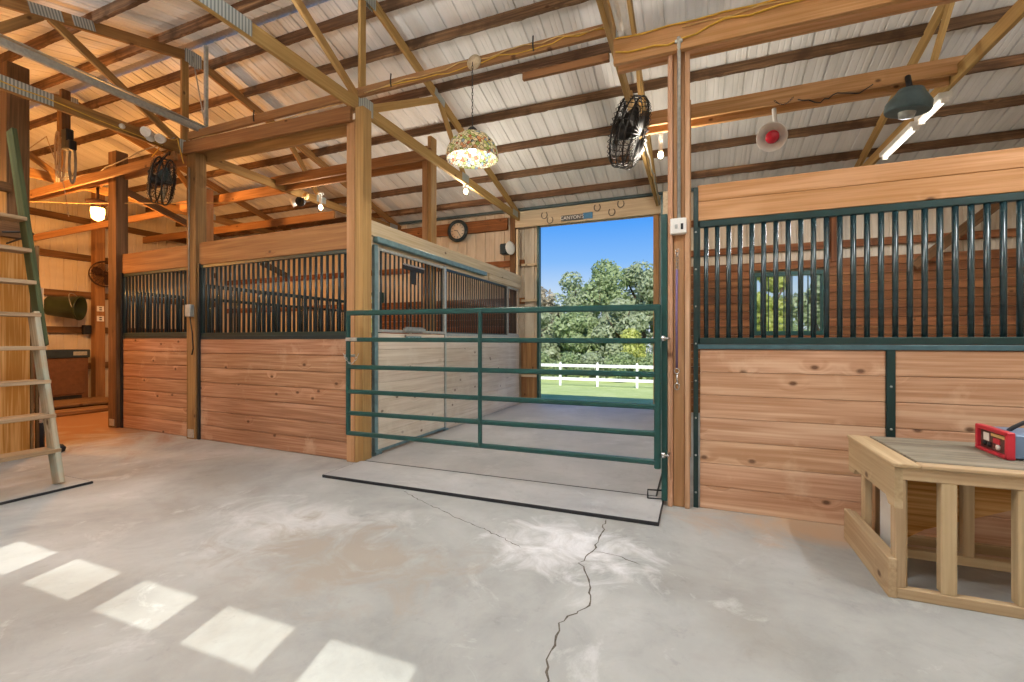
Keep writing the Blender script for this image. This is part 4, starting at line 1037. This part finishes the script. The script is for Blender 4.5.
# ------------------------------------------------------------------ boxes, conduit, cables, rope
t = thing('switch_box', 'grey-white switch box on the post above the hanging lead', 'switch box', (-.13, 3.79, 2.1))
gg = G(); gg.bx(-.185, -.067, 3.735, 3.80, 2.13, 2.25, .006); gg.build('box', M['white'], t)
gg = G(); gg.bx(-.15, -.13, 3.73, 3.736, 2.17, 2.20, .001); gg.build('switch', M['galv'], t)
gg = G(); gg.bx(-.108, -.09, 3.73, 3.736, 2.16, 2.205, .001); gg.build('switch', M['black'], t)
t = thing('conduit', 'grey metal conduit running up the post from the switch box', 'conduit', (-.12, 3.77, 2.25))
gg = G(); gg.tube([(-.122, 3.775, 2.25), (-.122, 3.775, 3.5), (-.122, 3.715, 3.58), (-.122, 3.715, 3.63)], .014, 10); gg.build('pipe', M['galv'], t)
gg = G(); gg.bx(-.15, -.094, 3.71, 3.727, 3.59, 3.615, .003); gg.build('clamp', M['galv'], t)
t = thing('lead_rope', 'purple lead rope with metal snaps hung on the gate post', 'lead rope', (-.14, 3.78, .9))
gg = G(); gg.tube([(-.137, 3.785, 1.86), (-.14, 3.78, 1.5), (-.138, 3.785, 1.09)], .0085, 8); gg.build('strap', M['lead'], t)
gg = G(); chain_links(gg, [(-.135, 3.785, 1.99-.028*i) for i in range(6)], .011, .003); gg.tube([V((-.135, 3.785, 2.0))+V((math.cos(a)*.014, 0, math.sin(a)*.02)) for a in [i*math.pi/6 for i in range(12)]], .003, 5, closed=True); gg.build('hook', M['steel'], t)
gg = G(); gg.tube([V((-.138, 3.78, 1.065))+V((math.cos(a)*.02, 0, math.sin(a)*.02)) for a in [i*math.pi/6 for i in range(12)]], .004, 5, closed=True)
gg.tube([(-.138, 3.78, 1.045), (-.136, 3.775, 1.0), (-.13, 3.775, .97)], .006, 6); gg.tube([V((-.137, 3.775, .945))+V((math.cos(a)*.017, 0, math.sin(a)*.026)) for a in [i*math.pi/6 for i in range(12)]], .005, 5, closed=True); gg.build('snap', M['steel'], t)
t = thing('switch_box', 'small grey outlet box with cord on the middle left post', 'switch box', (-6.13, 3.89, 1.6))
gg = G(); gg.bx(-6.24, -6.14, 3.94, 4.0, 1.62, 1.78, .006); gg.build('box', M['galv_dull'], t)
gg = G(); gg.tube([(-6.22, 3.98, 1.78), (-6.22, 3.985, 3.6)], .01, 8); gg.build('conduit', M['wire_grey'], t)
gg = G(); gg.tube([(-6.17, 3.96, 1.62), (-6.12, 3.96, 1.4), (-6.12, 3.97, 1.2), (-6.16, 3.98, 1.12)], .009, 6); gg.build('cord', M['black'], t)
def cable(label, pts, r, m, n=40, amp=.012, seed=0, nm='cable'):
    random.seed(seed); P = []
    for a, b in zip(pts[:-1], pts[1:]):
        a, b = V(a), V(b); k = max(4, int((b-a).length/.2))
        for i in range(k):
            P.append(a+(b-a)*(i/k)+V((0, random.uniform(-amp, amp)*.3, random.uniform(-amp, amp))))
    P.append(V(pts[-1])); gg = G(); gg.tube(P, r, 6); return tag(gg.build(nm, M[m]), label, 'cable', 'cables')
cable('yellow cable sagging along the front header over the right stall', [(-.6, 3.715, 3.62), (-.2, 3.718, 3.6), (.2, 3.718, 3.68), (.9, 3.718, 3.70), (1.8, 3.718, 3.71), (3.6, 3.718, 3.71)], .007, 'wire_yellow', seed=1)
cable('bright cable along the top edge of the right front header', [(-.6, 3.715, 3.73), (.4, 3.72, 3.745), (1.5, 3.72, 3.75), (3.6, 3.72, 3.75)], .006, 'wire_yellow', seed=2)
cable('pale cable between the yellow cables on the right front header', [(-.1, 3.715, 3.70), (.6, 3.72, 3.72), (1.8, 3.72, 3.73), (3.6, 3.72, 3.73)], .005, 'wire_tan', seed=3)
cable('tan cable stapled along the mosaic lamp stringer', [(-3.3, 3.94, 3.98), (-2.6, 3.94, 4.0), (-2.0, 3.94, 4.01), (-1.3, 3.94, 4.03), (-.72, 3.94, 4.02)], .006, 'wire_tan', seed=4, amp=.02)
cable('second tan cable along the mosaic lamp stringer', [(-3.3, 3.942, 3.96), (-2.4, 3.942, 3.965), (-1.9, 3.942, 3.98), (-1.2, 3.942, 4.0), (-.72, 3.942, 4.0)], .005, 'wire_yellow', seed=5, amp=.02)
cable('yellow cable stapled along the left truss chord', [(-6.37, .2, 3.87), (-6.37, 1.6, 3.88), (-6.37, 2.8, 3.86), (-6.37, 3.75, 3.82)], .006, 'wire_yellow', seed=6)
cable('cables dropping along the fan truss towards the doorway', [(-.63, 4.9, 3.95), (-.62, 5.5, 3.82), (-.6, 6.5, 3.8), (-.62, 7.6, 3.84), (-.6, 8.6, 3.85)], .014, 'wire_tan', seed=7, amp=.04)
cable('grey cable bundled under the fan truss', [(-.6, 5.2, 3.9), (-.58, 6.0, 3.75), (-.57, 7.0, 3.72), (-.6, 8.4, 3.7)], .012, 'wire_grey', seed=8, amp=.05)
cable('thin wire running under the left stringer', [(-6.1, 3.95, 3.93), (-5.0, 3.95, 3.9), (-3.6, 3.95, 3.92)], .006, 'wire_tan', seed=9)
cable('hanging wires under the inner right header', [(1.0, 5.6, 3.86), (1.2, 5.58, 3.78), (1.35, 5.6, 3.86), (1.5, 5.58, 3.80), (1.65, 5.6, 3.88)], .006, 'black', seed=10)
cable('taut pale line across the warm left bay', [(-10.6, 3.2, 3.48), (-8.9, 4.0, 3.43), (-6.2, 4.6, 3.3)], .007, 'wire_tan', seed=12, amp=.004)
cable('wire bundle looping along the long left header', [(-9.8, 4.0, 3.95), (-8.4, 3.98, 3.8), (-7.2, 3.92, 3.9), (-6.3, 3.85, 3.95)], .008, 'wire_grey', seed=13, amp=.03)
cable('cable drooping from the left header to the middle post', [(-6.9, 3.9, 3.75), (-6.5, 3.86, 3.98), (-6.25, 3.86, 3.92), (-6.15, 3.87, 3.6)], .007, 'wire_yellow', seed=14, amp=.02)
# wire staples / hooks
for x, lab in ((-2.95, 'dark hook nailed on the stringer left of the mosaic lamp'), (-1.38, 'dark hook nailed on the stringer right of the mosaic lamp'), (-4.95, 'dark hook on the stringer over the wide left stall')):
    gg = G(); gg.tube([(x, 3.93, 4.09), (x, 3.92, 4.0), (x+.005, 3.925, 3.95)], .007, 6); tag(gg.build('cable_hook', M['black']), lab, 'hook', 'cable hooks')
# coiled rope hank
t = thing('rope_hank', 'hank of pale rope and straps hung near the ladder top', 'rope', (-7.5, 3.25, 3.3))
def hank(cx, cy, z0, z1, wd, r, m, n):
    gg = G()
    for k in range(n):
        o = random.uniform(-.03, .03); z1_ = z1+random.uniform(-.12, .1); w_ = wd*random.uniform(.6, 1.1)
        gg.tube([(cx+o+w_*math.sin(a), cy+o+.3*w_*math.sin(a), (z0+z1_)/2+(z0-z1_)/2*math.cos(a)) for a in [2*math.pi*i/20 for i in range(20)]], r, 6, closed=True)
    return gg
hank(-7.55, 3.24, 3.98, 3.42, .05, .009, 'rope', 4).build('rope_loops', M['rope'], t)
hank(-7.36, 3.26, 3.8, 3.4, .05, .008, 'rope', 3).build('strap_loops', M['wire_grey'], t)
gg = G(); gg.bx(-7.45, -7.33, 3.2, 3.28, 3.72, 3.98, .01); gg.bx(-7.32, -7.24, 3.19, 3.27, 3.7, 3.82, .01); gg.build('pulley_block', M['black'], t)
gg = G(); gg.beam((-7.47, 3.25, 3.9), (-7.47, 3.25, 4.5), .06, .09, up=(0,1,0)); gg.build('hanger_board', M['post_dark'], t)
gg = G(); gg.tube([(-7.15, 2.62, 3.3), (-7.3, 3.0, 3.78), (-7.5, 3.25, 3.3), (-7.5, 3.3, 2.9)], .006, 6); gg.build('trailing_line', M['rope'], t)

# ------------------------------------------------------------------ clock, sensor, sign, horseshoes
t = thing('wall_clock', 'round wall clock with dark rim on the header under the eaves', 'clock', (-4.87, YB, 3.5)); cz = 3.74; cxk = -4.9
gg = G(); gg.lathe([(0, .022), (.17, .026), (.19, .055), (.24, .05), (.25, .02), (.245, 0), (0, 0)], (cxk, YB+.03, cz), (0, -1, 0), 40); gg.build('rim', M['clock_rim'], t)
gg = G(); gg.lathe([(0, .028), (.175, .028), (.175, .02)], (cxk, YB+.03, cz), (0, -1, 0), 40); fc = gg.build('face', M['clock_face'], t)
gg = G()
for k in range(12):
    a = math.radians(30*k); c0 = V((cxk+math.sin(a)*.14, YB-.0005, cz+math.cos(a)*.14))
    gg.obox(c0, ((math.sin(a), 0, math.cos(a)), (math.cos(a), 0, -math.sin(a)), (0, 1, 0)), (.017, .005, .001), .0003)
gg.build('hour_marks', M['black'], fc)
for nm, ang, L, w in (('hour_hand', 285, .09, .007), ('minute_hand', 148, .13, .005)):
    a = math.radians(ang); gg = G(); gg.obox((cxk+math.sin(a)*L*.45, YB-.003, cz+math.cos(a)*L*.45), ((math.sin(a), 0, math.cos(a)), (math.cos(a), 0, -math.sin(a)), (0, 1, 0)), (L*.55, w, .001), .0003); gg.build(nm, M['black'], t)
t = thing('disc_fixture', 'white disc fixture on a dark box by the doorway post', 'fixture', (-3.62, 8.75, 3.2))
gg = G(); gg.bx(-3.78, -3.62, 8.66, 8.84, 3.1, 3.32, .02); gg.build('box', M['clock_rim'], t)
gg = G(); gg.lathe([(.05, -.05), (.13, 0), (.14, .01), (.12, .012), (0, .03)], (-3.56, 8.70, 3.22), (.92, -.4, 0), 24); gg.build('disc', M['white'], t)
t = thing('name_sign', 'small grey lettered sign with a blue end over the open doorway', 'sign', (-2.2, 8.83, 3.65))
gg = G(); gg.bx(-2.50, -2.06, 8.815, 8.838, 3.695, 3.805, .003); gg.build('board', M['signboard'], t)
gg = G(); gg.bx(-2.055, -1.87, 8.815, 8.838, 3.70, 3.82, .003); gg.build('blue_board', M['signblue'], t)
def text(body, loc, size, mat, parent, name='lettering'):
    cu = bpy.data.curves.new(name, 'FONT'); cu.body = body; cu.size = size; cu.extrude = .001; cu.align_x = 'CENTER'; cu.align_y = 'CENTER'
    tmp = bpy.data.objects.new('tmp_text', cu); COL.objects.link(tmp); dg = bpy.context.evaluated_depsgraph_get()
    me = bpy.data.meshes.new_from_object(tmp.evaluated_get(dg)); bpy.data.objects.remove(tmp)
    me.name = name; me.materials.clear(); me.materials.append(mat)
    o = bpy.data.objects.new(name, me); COL.objects.link(o); o.parent = parent
    org = V((0,0,0)); r = parent
    while r is not None: org += V(r.location); r = r.parent
    o.location = V(loc)-org; o.rotation_euler = (math.pi/2, 0, 0); return o
text("CANYON'S", (-2.28, 8.812, 3.75), .096, M['signletter'], t)
for k, (x, z, lab) in enumerate(((-2.86, 3.86, 'horseshoe at the left end of the doorway header'), (-2.74, 3.75, 'lower horseshoe left of the name sign'), (-1.78, 3.90, 'small horseshoe just right of the blue sign'), (-1.5, 3.78, 'lower horseshoe right of the name sign'), (-1.33, 3.92, 'upper horseshoe near the right end of the doorway header'))):
    gg = G(); gg.tube([V((x+math.sin(a)*.06, 8.83, z-math.cos(a)*.07)) for a in [math.radians(-140+280*i/14) for i in range(15)]], .009, 6)
    tag(gg.build('horseshoe', M['shoe']), lab, 'horseshoe', 'horseshoes on the doorway header')

# ------------------------------------------------------------------ work bench with charger
t = thing('work_bench', 'low open-framed wooden bench with grey plank top beside the right stall', 'bench', (1.5, 3.3, 0))
B = M['bench']; bx0, bx1, by0, by1, bz = .935, 2.7, 2.86, 3.60, .675
def bp(nm, a, m=None): gg = G(); gg.bx(*a, .004); return gg.build(nm, m or B, t)
# front frame
bp('top_rail', (bx0, bx1, by0, by0+.04, .60, .665)); bp('bottom_rail', (bx0, bx1, by0, by0+.04, .0, .055))
for x, w in ((bx0, .045), (1.12, .06), (1.40, .065), (1.9, .06), (bx1-.06, .06)): bp('stud', (x, x+w, by0+.001, by0+.06, .055, .60))
# back frame
bp('top_rail', (bx0+.03, bx1, by1-.04, by1, .60, .665)); bp('bottom_rail', (bx0+.03, bx1, by1-.04, by1, .03, .085))
for x in (bx0+.12, 1.45, 1.95, bx1-.06): bp('stud', (x, x+.06, by1-.06, by1-.001, .085, .60))
# left end: notched top board, lower board, studs
gg = G(); gg.prism([(0, .455), (.08, .455), (.11, .49), (by1-by0-.13, .49), (by1-by0-.1, .455), (by1-by0, .455), (by1-by0, .662), (0, .662)], (bx0-.004, by0, 0), (0, 1, 0), (0, 0, 1), .036); gg.build('end_board', B, t)
for y in (by0+.07, by1-.16): bp('stud', (bx0+.035, bx0+.075, y, y+.06, .02, .6))
bp('lower_board', (bx0-.03, bx0+.008, by0-.005, by1+.0, .0, .20)); bp('lower_board', (bx0+.01, bx0+.035, by0+.05, by1, .14, .19))
# top: border and grey planks
bp('top_border', (bx0-.012, bx0+.10, by0-.012, by1+.005, .664, .684)); bp('top_border', (bx0+.101, bx1, by0-.012, by0+.06, .664, .684))
gg = G()
for k in range(5):
    y = by0+.066+k*.134; gg.bx(bx0+.108, bx1, y, y+.131, .664, .688, .003)
gg.build('top_planks', M['bench_top'], t)
# plywood brace inside and a plank below
gg = G(); gg.prism([(0, .10), (.16, .22), (.62, .42), (.62, .59), (0, .59)], (bx0+.12, by1-.28, 0), (1, 0, 0), (0, 0, 1), .018); gg.build('gusset_panel', M['plywood'], t)
bp('cross_rail', (bx0+.1, bx1, by1-.45, by1-.40, .10, .15))
for x in (1.02, 1.32, 1.8): bp('stud', (x, x+.05, by1-.45, by1-.41, .15, .60))
gg = G(); gg.bx(bx0+.1, bx0+.13, by0+.25, by1-.2, .0, .42, .01); gg.build('feed_sack', M['white'], t)
# battery charger
cc = V((1.595, 3.26, .688)); rz = math.radians(-1); cu_, cv_ = V((math.cos(rz), math.sin(rz), 0)), V((-math.sin(rz), math.cos(rz), 0))
t = thing('battery_charger', 'red and blue-grey battery charger on the bench top', 'battery charger', tuple(cc))
def cbx(nm, a0, a1, b0, b1, z0, z1, m, par=None, bev=.006):
    gg = G(); gg.obox(cc+cu_*(a0+a1)/2+cv_*(b0+b1)/2+V((0,0,(z0+z1)/2)), (cu_, cv_, (0,0,1)), ((a1-a0)/2, (b1-b0)/2, (z1-z0)/2), bev); return gg.build(nm, M[m], par or t)
cbx('case', -.085, .17, -.14, .14, .008, .13, 'blue')
fr = []
gg = G()
for a in ((-.115, -.08, -.15, -.128, .0, .14), (-.115, -.08, .128, .15, .0, .14), (-.115, -.08, -.15, .15, .12, .142), (-.115, -.08, -.15, .15, .0, .018)):
    gg.obox(cc+cu_*(a[0]+a[1])/2+cv_*(a[2]+a[3])/2+V((0,0,(a[4]+a[5])/2)), (cu_, cv_, (0,0,1)), ((a[1]-a[0])/2, (a[3]-a[2])/2, (a[5]-a[4])/2), .004)
fb = gg.build('front_bezel', M['red'], t)
fp = cbx('control_face', -.1, -.085, -.128, .128, .018, .12, 'face_panel')
cbx('meter', -.104, -.099, .04, .09, .062, .105, 'white', fp, .002)
cbx('label_strip', -.103, -.099, -.1, .02, .095, .112, 'wire_tan', fp, .001)
cbx('dial_plate', -.103, -.099, -.06, .0, .06, .088, 'red', fp, .001)
for b in (-.05, .03, .075):
    gg = G(); gg.lathe([(.014, 0), (.014, .01), (0, .012)], cc+cu_*-.099+cv_*b+V((0,0,.045)), -cu_, 12); gg.build('knob', M['black' if b != -.05 else 'white'], fp)
gg = G(); gg.tube([cc+cu_*(-.04)+V((0,0,.13)), cc+cu_*(-.02)+V((0,0,.15)), cc+cu_*.02+V((0,0,.178)), cc+cu_*.08+V((0,0,.182)), cc+cu_*.13+V((0,0,.15)), cc+cu_*.14+V((0,0,.13))], .011, 8); gg.build('handle', M['black'], t)
for k in range(3):
    gg = G(); gg.lathe([(.005, 0), (.005, .003), (0, .004)], cc+cu_*.05+cv_*-.14+V((0,0,.05+.03*k)), -cv_, 8); gg.build('rivet', M['white'], t)

# ------------------------------------------------------------------ outside: fence and trees
t = thing('paddock_fence', 'white two-rail paddock fence beyond the doorway', 'fence', (-4.5, 26, -1.32))
fx = [-3.02+2.2*(k-9) for k in range(14)]
for i, x in enumerate(fx):
    gg = G(); gg.bx(x-.065, x+.065, 25.93, 26.07, -1.4, .02, .01); gg.lathe([(.1, 0), (.0, .06)], (x, 26, .02), (0,0,1), 4); gg.build('fence_post', M['vinyl'], t)
for z in (-.14, -.92):
    gg = G(); gg.bx(fx[0], fx[-1], 25.97, 26.03, z-.085, z+.085, .01); gg.build('fence_rail', M['vinyl'], t)
def tree(label, x, y, z0, H, R, leaf, seed, nleaf=5200, ls=.2, trunk=True, nm='broadleaf_tree', shape=1.0, low=.1):
    random.seed(seed); t = thing(nm, label, 'tree' if 'tree' in nm else 'bush', (x, y, z0), 'trees beyond the fence')
    gg = G(); bl = []
    nb = 16
    for k in range(nb):
        a = random.uniform(0, 6.28); f = random.random()**.5; zz = random.uniform(low, .9); rr = R*f*.75*math.sin(min(1, zz*1.05)*math.pi*.86+.25)**.6
        bl.append((V((x+math.cos(a)*rr, y+math.sin(a)*rr, z0+zz*H*.93)), R*random.uniform(.27, .5)))
    bl.append((V((x, y, z0+H*.86)), R*.36))
    for c0, br in bl:
        for k in range(nleaf//len(bl)):
            d = V((random.gauss(0,1), random.gauss(0,1), random.gauss(0,1))).normalized(); p = c0+V((d.x, d.y, d.z*.85))*br*random.uniform(.72, 1.08)
            n = (d+V((random.gauss(0,.6), random.gauss(0,.6), random.gauss(0,.6)+.3))).normalized(); u = n.orthogonal().normalized(); a = random.uniform(0, 6.28); w = n.cross(u)
            e = u*math.cos(a)+w*math.sin(a); f = n.cross(e); s_ = ls*random.uniform(.6, 1.3)
            q = [p-e*s_, p-f*s_*.5, p+e*s_, p+f*s_*.5]
            gg._add(q, [(0, 1, 2, 3)], q, min(1, max(0, random.gauss(.5, .25))))
    gg.build('crown', M[leaf], t)
    if trunk:
        gg = G(); gg.tube([(x, y, z0-.2), (x+.1, y, z0+H*.3), (x, y+.1, z0+H*.75)], [H*.035, H*.028, H*.008], 9)
        for k in range(4):
            a = k*1.6+seed; gg.tube([(x+.08, y, z0+H*(.28+.08*k)), (x+math.cos(a)*R*.35, y+math.sin(a)*R*.35, z0+H*(.45+.09*k)), (x+math.cos(a)*R*.6, y+math.sin(a)*R*.6, z0+H*(.6+.08*k))], [H*.014, H*.009, H*.003], 6)
        gg.build('trunk', M['bark'], t)
    return t
TR = [('brownish thin tree at the left of the treeline', -14.4, 41, -1.6, 8.6, 3.0, 'leaf_d', 1),
      ('tall pale green tree left of centre in the treeline', -11.2, 43, -1.6, 10.0, 3.2, 'leaf_a', 2),
      ('tallest bushy tree in the middle of the treeline', -8.1, 44, -1.6, 11.2, 3.5, 'leaf_b', 3),
      ('grey-green tree at the right of the doorway view', -4.6, 43, -1.6, 10.6, 3.4, 'leaf_a', 4),
      ('dark green tree hidden right of the doorway', -1.0, 43, -1.6, 9.8, 3.4, 'leaf_b', 5),
      ('lower green tree in front of the tallest tree', -9.0, 36.5, -1.5, 5.8, 2.2, 'leaf_b', 6),
      ('lower grey-green tree right of the middle', -5.6, 37, -1.5, 6.4, 2.3, 'leaf_a', 7),
      ('low pale tree at the left behind the fence', -12.2, 36, -1.5, 5.6, 2.2, 'leaf_a', 8),
      ('yellow-green tree at the left in the right stall window', 3.0, 25, -1.3, 7.0, 1.6, 'leaf_c', 9),
      ('pale tree at the right in the right stall window', 5.9, 26, -1.4, 7.6, 1.9, 'leaf_a', 10),
      ('green tree deep in the right stall window view', 6.2, 42, -1.4, 6.2, 3.2, 'leaf_b', 12),
      ('tree outside the left stall window', -22, 26, -1.4, 9.0, 4.2, 'leaf_c', 13)]
for lab, x, y, z0, H, R, lf, sd in TR: tree(lab, x, y, z0, H, R, lf, sd, 6500, .21 if y > 30 else .15)
tree('yellow-green bush at the right of the doorway view', -4.3, 33.5, -1.5, 3.8, 1.35, 'leaf_c', 21, 3000, .15, False, 'tall_bush', low=.1)
BU = [('low hedge bush behind the fence, furthest left', -12.6, 'leaf_a'), ('low hedge bush behind the second fence bay', -10.6, 'leaf_b'), ('low hedge bush behind the left doorway fence post', -8.4, 'leaf_b'), ('low hedge bush behind the middle fence post', -6.6, 'leaf_a'), ('low hedge bush below the yellow-green bush', -4.6, 'leaf_b'), ('low hedge bush at the right edge of the doorway view', -2.6, 'leaf_b')]
for i, (lab, x, lf) in enumerate(BU): tree(lab, x, 31.5+.4*(i % 2), -1.5, 1.9, 1.35, lf, 30+i, 2400, .13, False, 'hedge_bush', low=.15)

# ------------------------------------------------------------------ light
w = bpy.data.worlds.new('sky'); S.world = w; w.use_nodes = True; nt = w.node_tree; bg = nt.nodes['Background']
tc = N(nt, 'ShaderNodeTexCoord'); sx = N(nt, 'ShaderNodeSeparateXYZ'); nt.links.new(tc.outputs['Generated'], sx.inputs[0])
rp = ramp(nt, [(0, lin('dfe7ee')), (.1, lin('c6ddf5')), (.17, lin('86bdfb')), (.25, lin('52a2fb')), (.6, lin('3c86ea')), (1, lin('3478dc'))]); nt.links.new(sx.outputs['Z'], rp.inputs['Fac'])
nt.links.new(rp.outputs['Color'], bg.inputs['Color']); bg.inputs['Strength'].default_value = 1.0
sd = V((-.26, 1.0, -1.035*1.0)).normalized()
l = bpy.data.lights.new('sun', 'SUN'); l.energy = 6.2; l.angle = .009; l.color = (1, .95, .86)
o = bpy.data.objects.new('sun', l); COL.objects.link(o); o.rotation_euler = sd.to_track_quat('-Z', 'Y').to_euler()
# unseen fill lamps added to brighten the interior, built like shop lights
PW = 47
for i, (x, y, lab) in enumerate(((-6.4, .55, 'added fluorescent fill light on the truss behind the ladder'), (-3.42, 1.1, 'added fluorescent fill light on the truss over the overhead door'), (-.66, 1.6, 'added fluorescent fill light just above the camera'), (2.33, 2.6, 'added fluorescent fill light over the near end of the bench side'), (3.9, 1.2, 'added fluorescent fill light near the right end wall'))):
    fluor(lab, x, y-.62, y+.62, PW, z=3.70)
# upward fill added beside the unseen tubes to brighten the roof sheets
for x, y in ((-6.4, .55), (-3.42, 1.1), (-.66, 1.6), (2.33, 2.6)):
    area('roof_fill_light', (x+.14, y, 3.72), (math.pi, 0, 0), .1, 1.2, 125, (.99, .99, 1))
point('jar_light_glow', (-8.9, 4.28, 3.16), 260, (1, .43, .11), .1)
copy_tree(jar, (-.5, -2.0, .09), 'added second jar light out of view, filling the warm bay')  # unseen copy of the jar light, added to warm the left bay
point('jar_light_glow', (-9.4, 2.28, 3.25), 300, (1, .43, .11), .1)  # orange fill for the left bay, set in the added jar copy
point('mosaic_lamp_light', (cx, cy-.03, 3.12), 85, (1, .9, .75), .04)

# ------------------------------------------------------------------ camera, view
cam = bpy.data.cameras.new('camera'); co = bpy.data.objects.new('camera', cam); COL.objects.link(co); S.camera = co
cam.sensor_width = 36; cam.lens = 455/1024*36; cam.clip_start = .02; cam.clip_end = 500
co.location = (0, 0, 1.3); co.rotation_euler = (math.pi/2, 0, math.radians(22))
S.view_settings.view_transform = 'Standard'; S.view_settings.look = 'None'; S.view_settings.gamma = 1; S.view_settings.use_curve_mapping = False
S.view_settings.exposure = 0.0
S.cycles.use_denoising = True; S.cycles.max_bounces = 8; S.cycles.diffuse_bounces = 5; S.cycles.transparent_max_bounces = 12
S.cycles.sample_clamp_indirect = 6
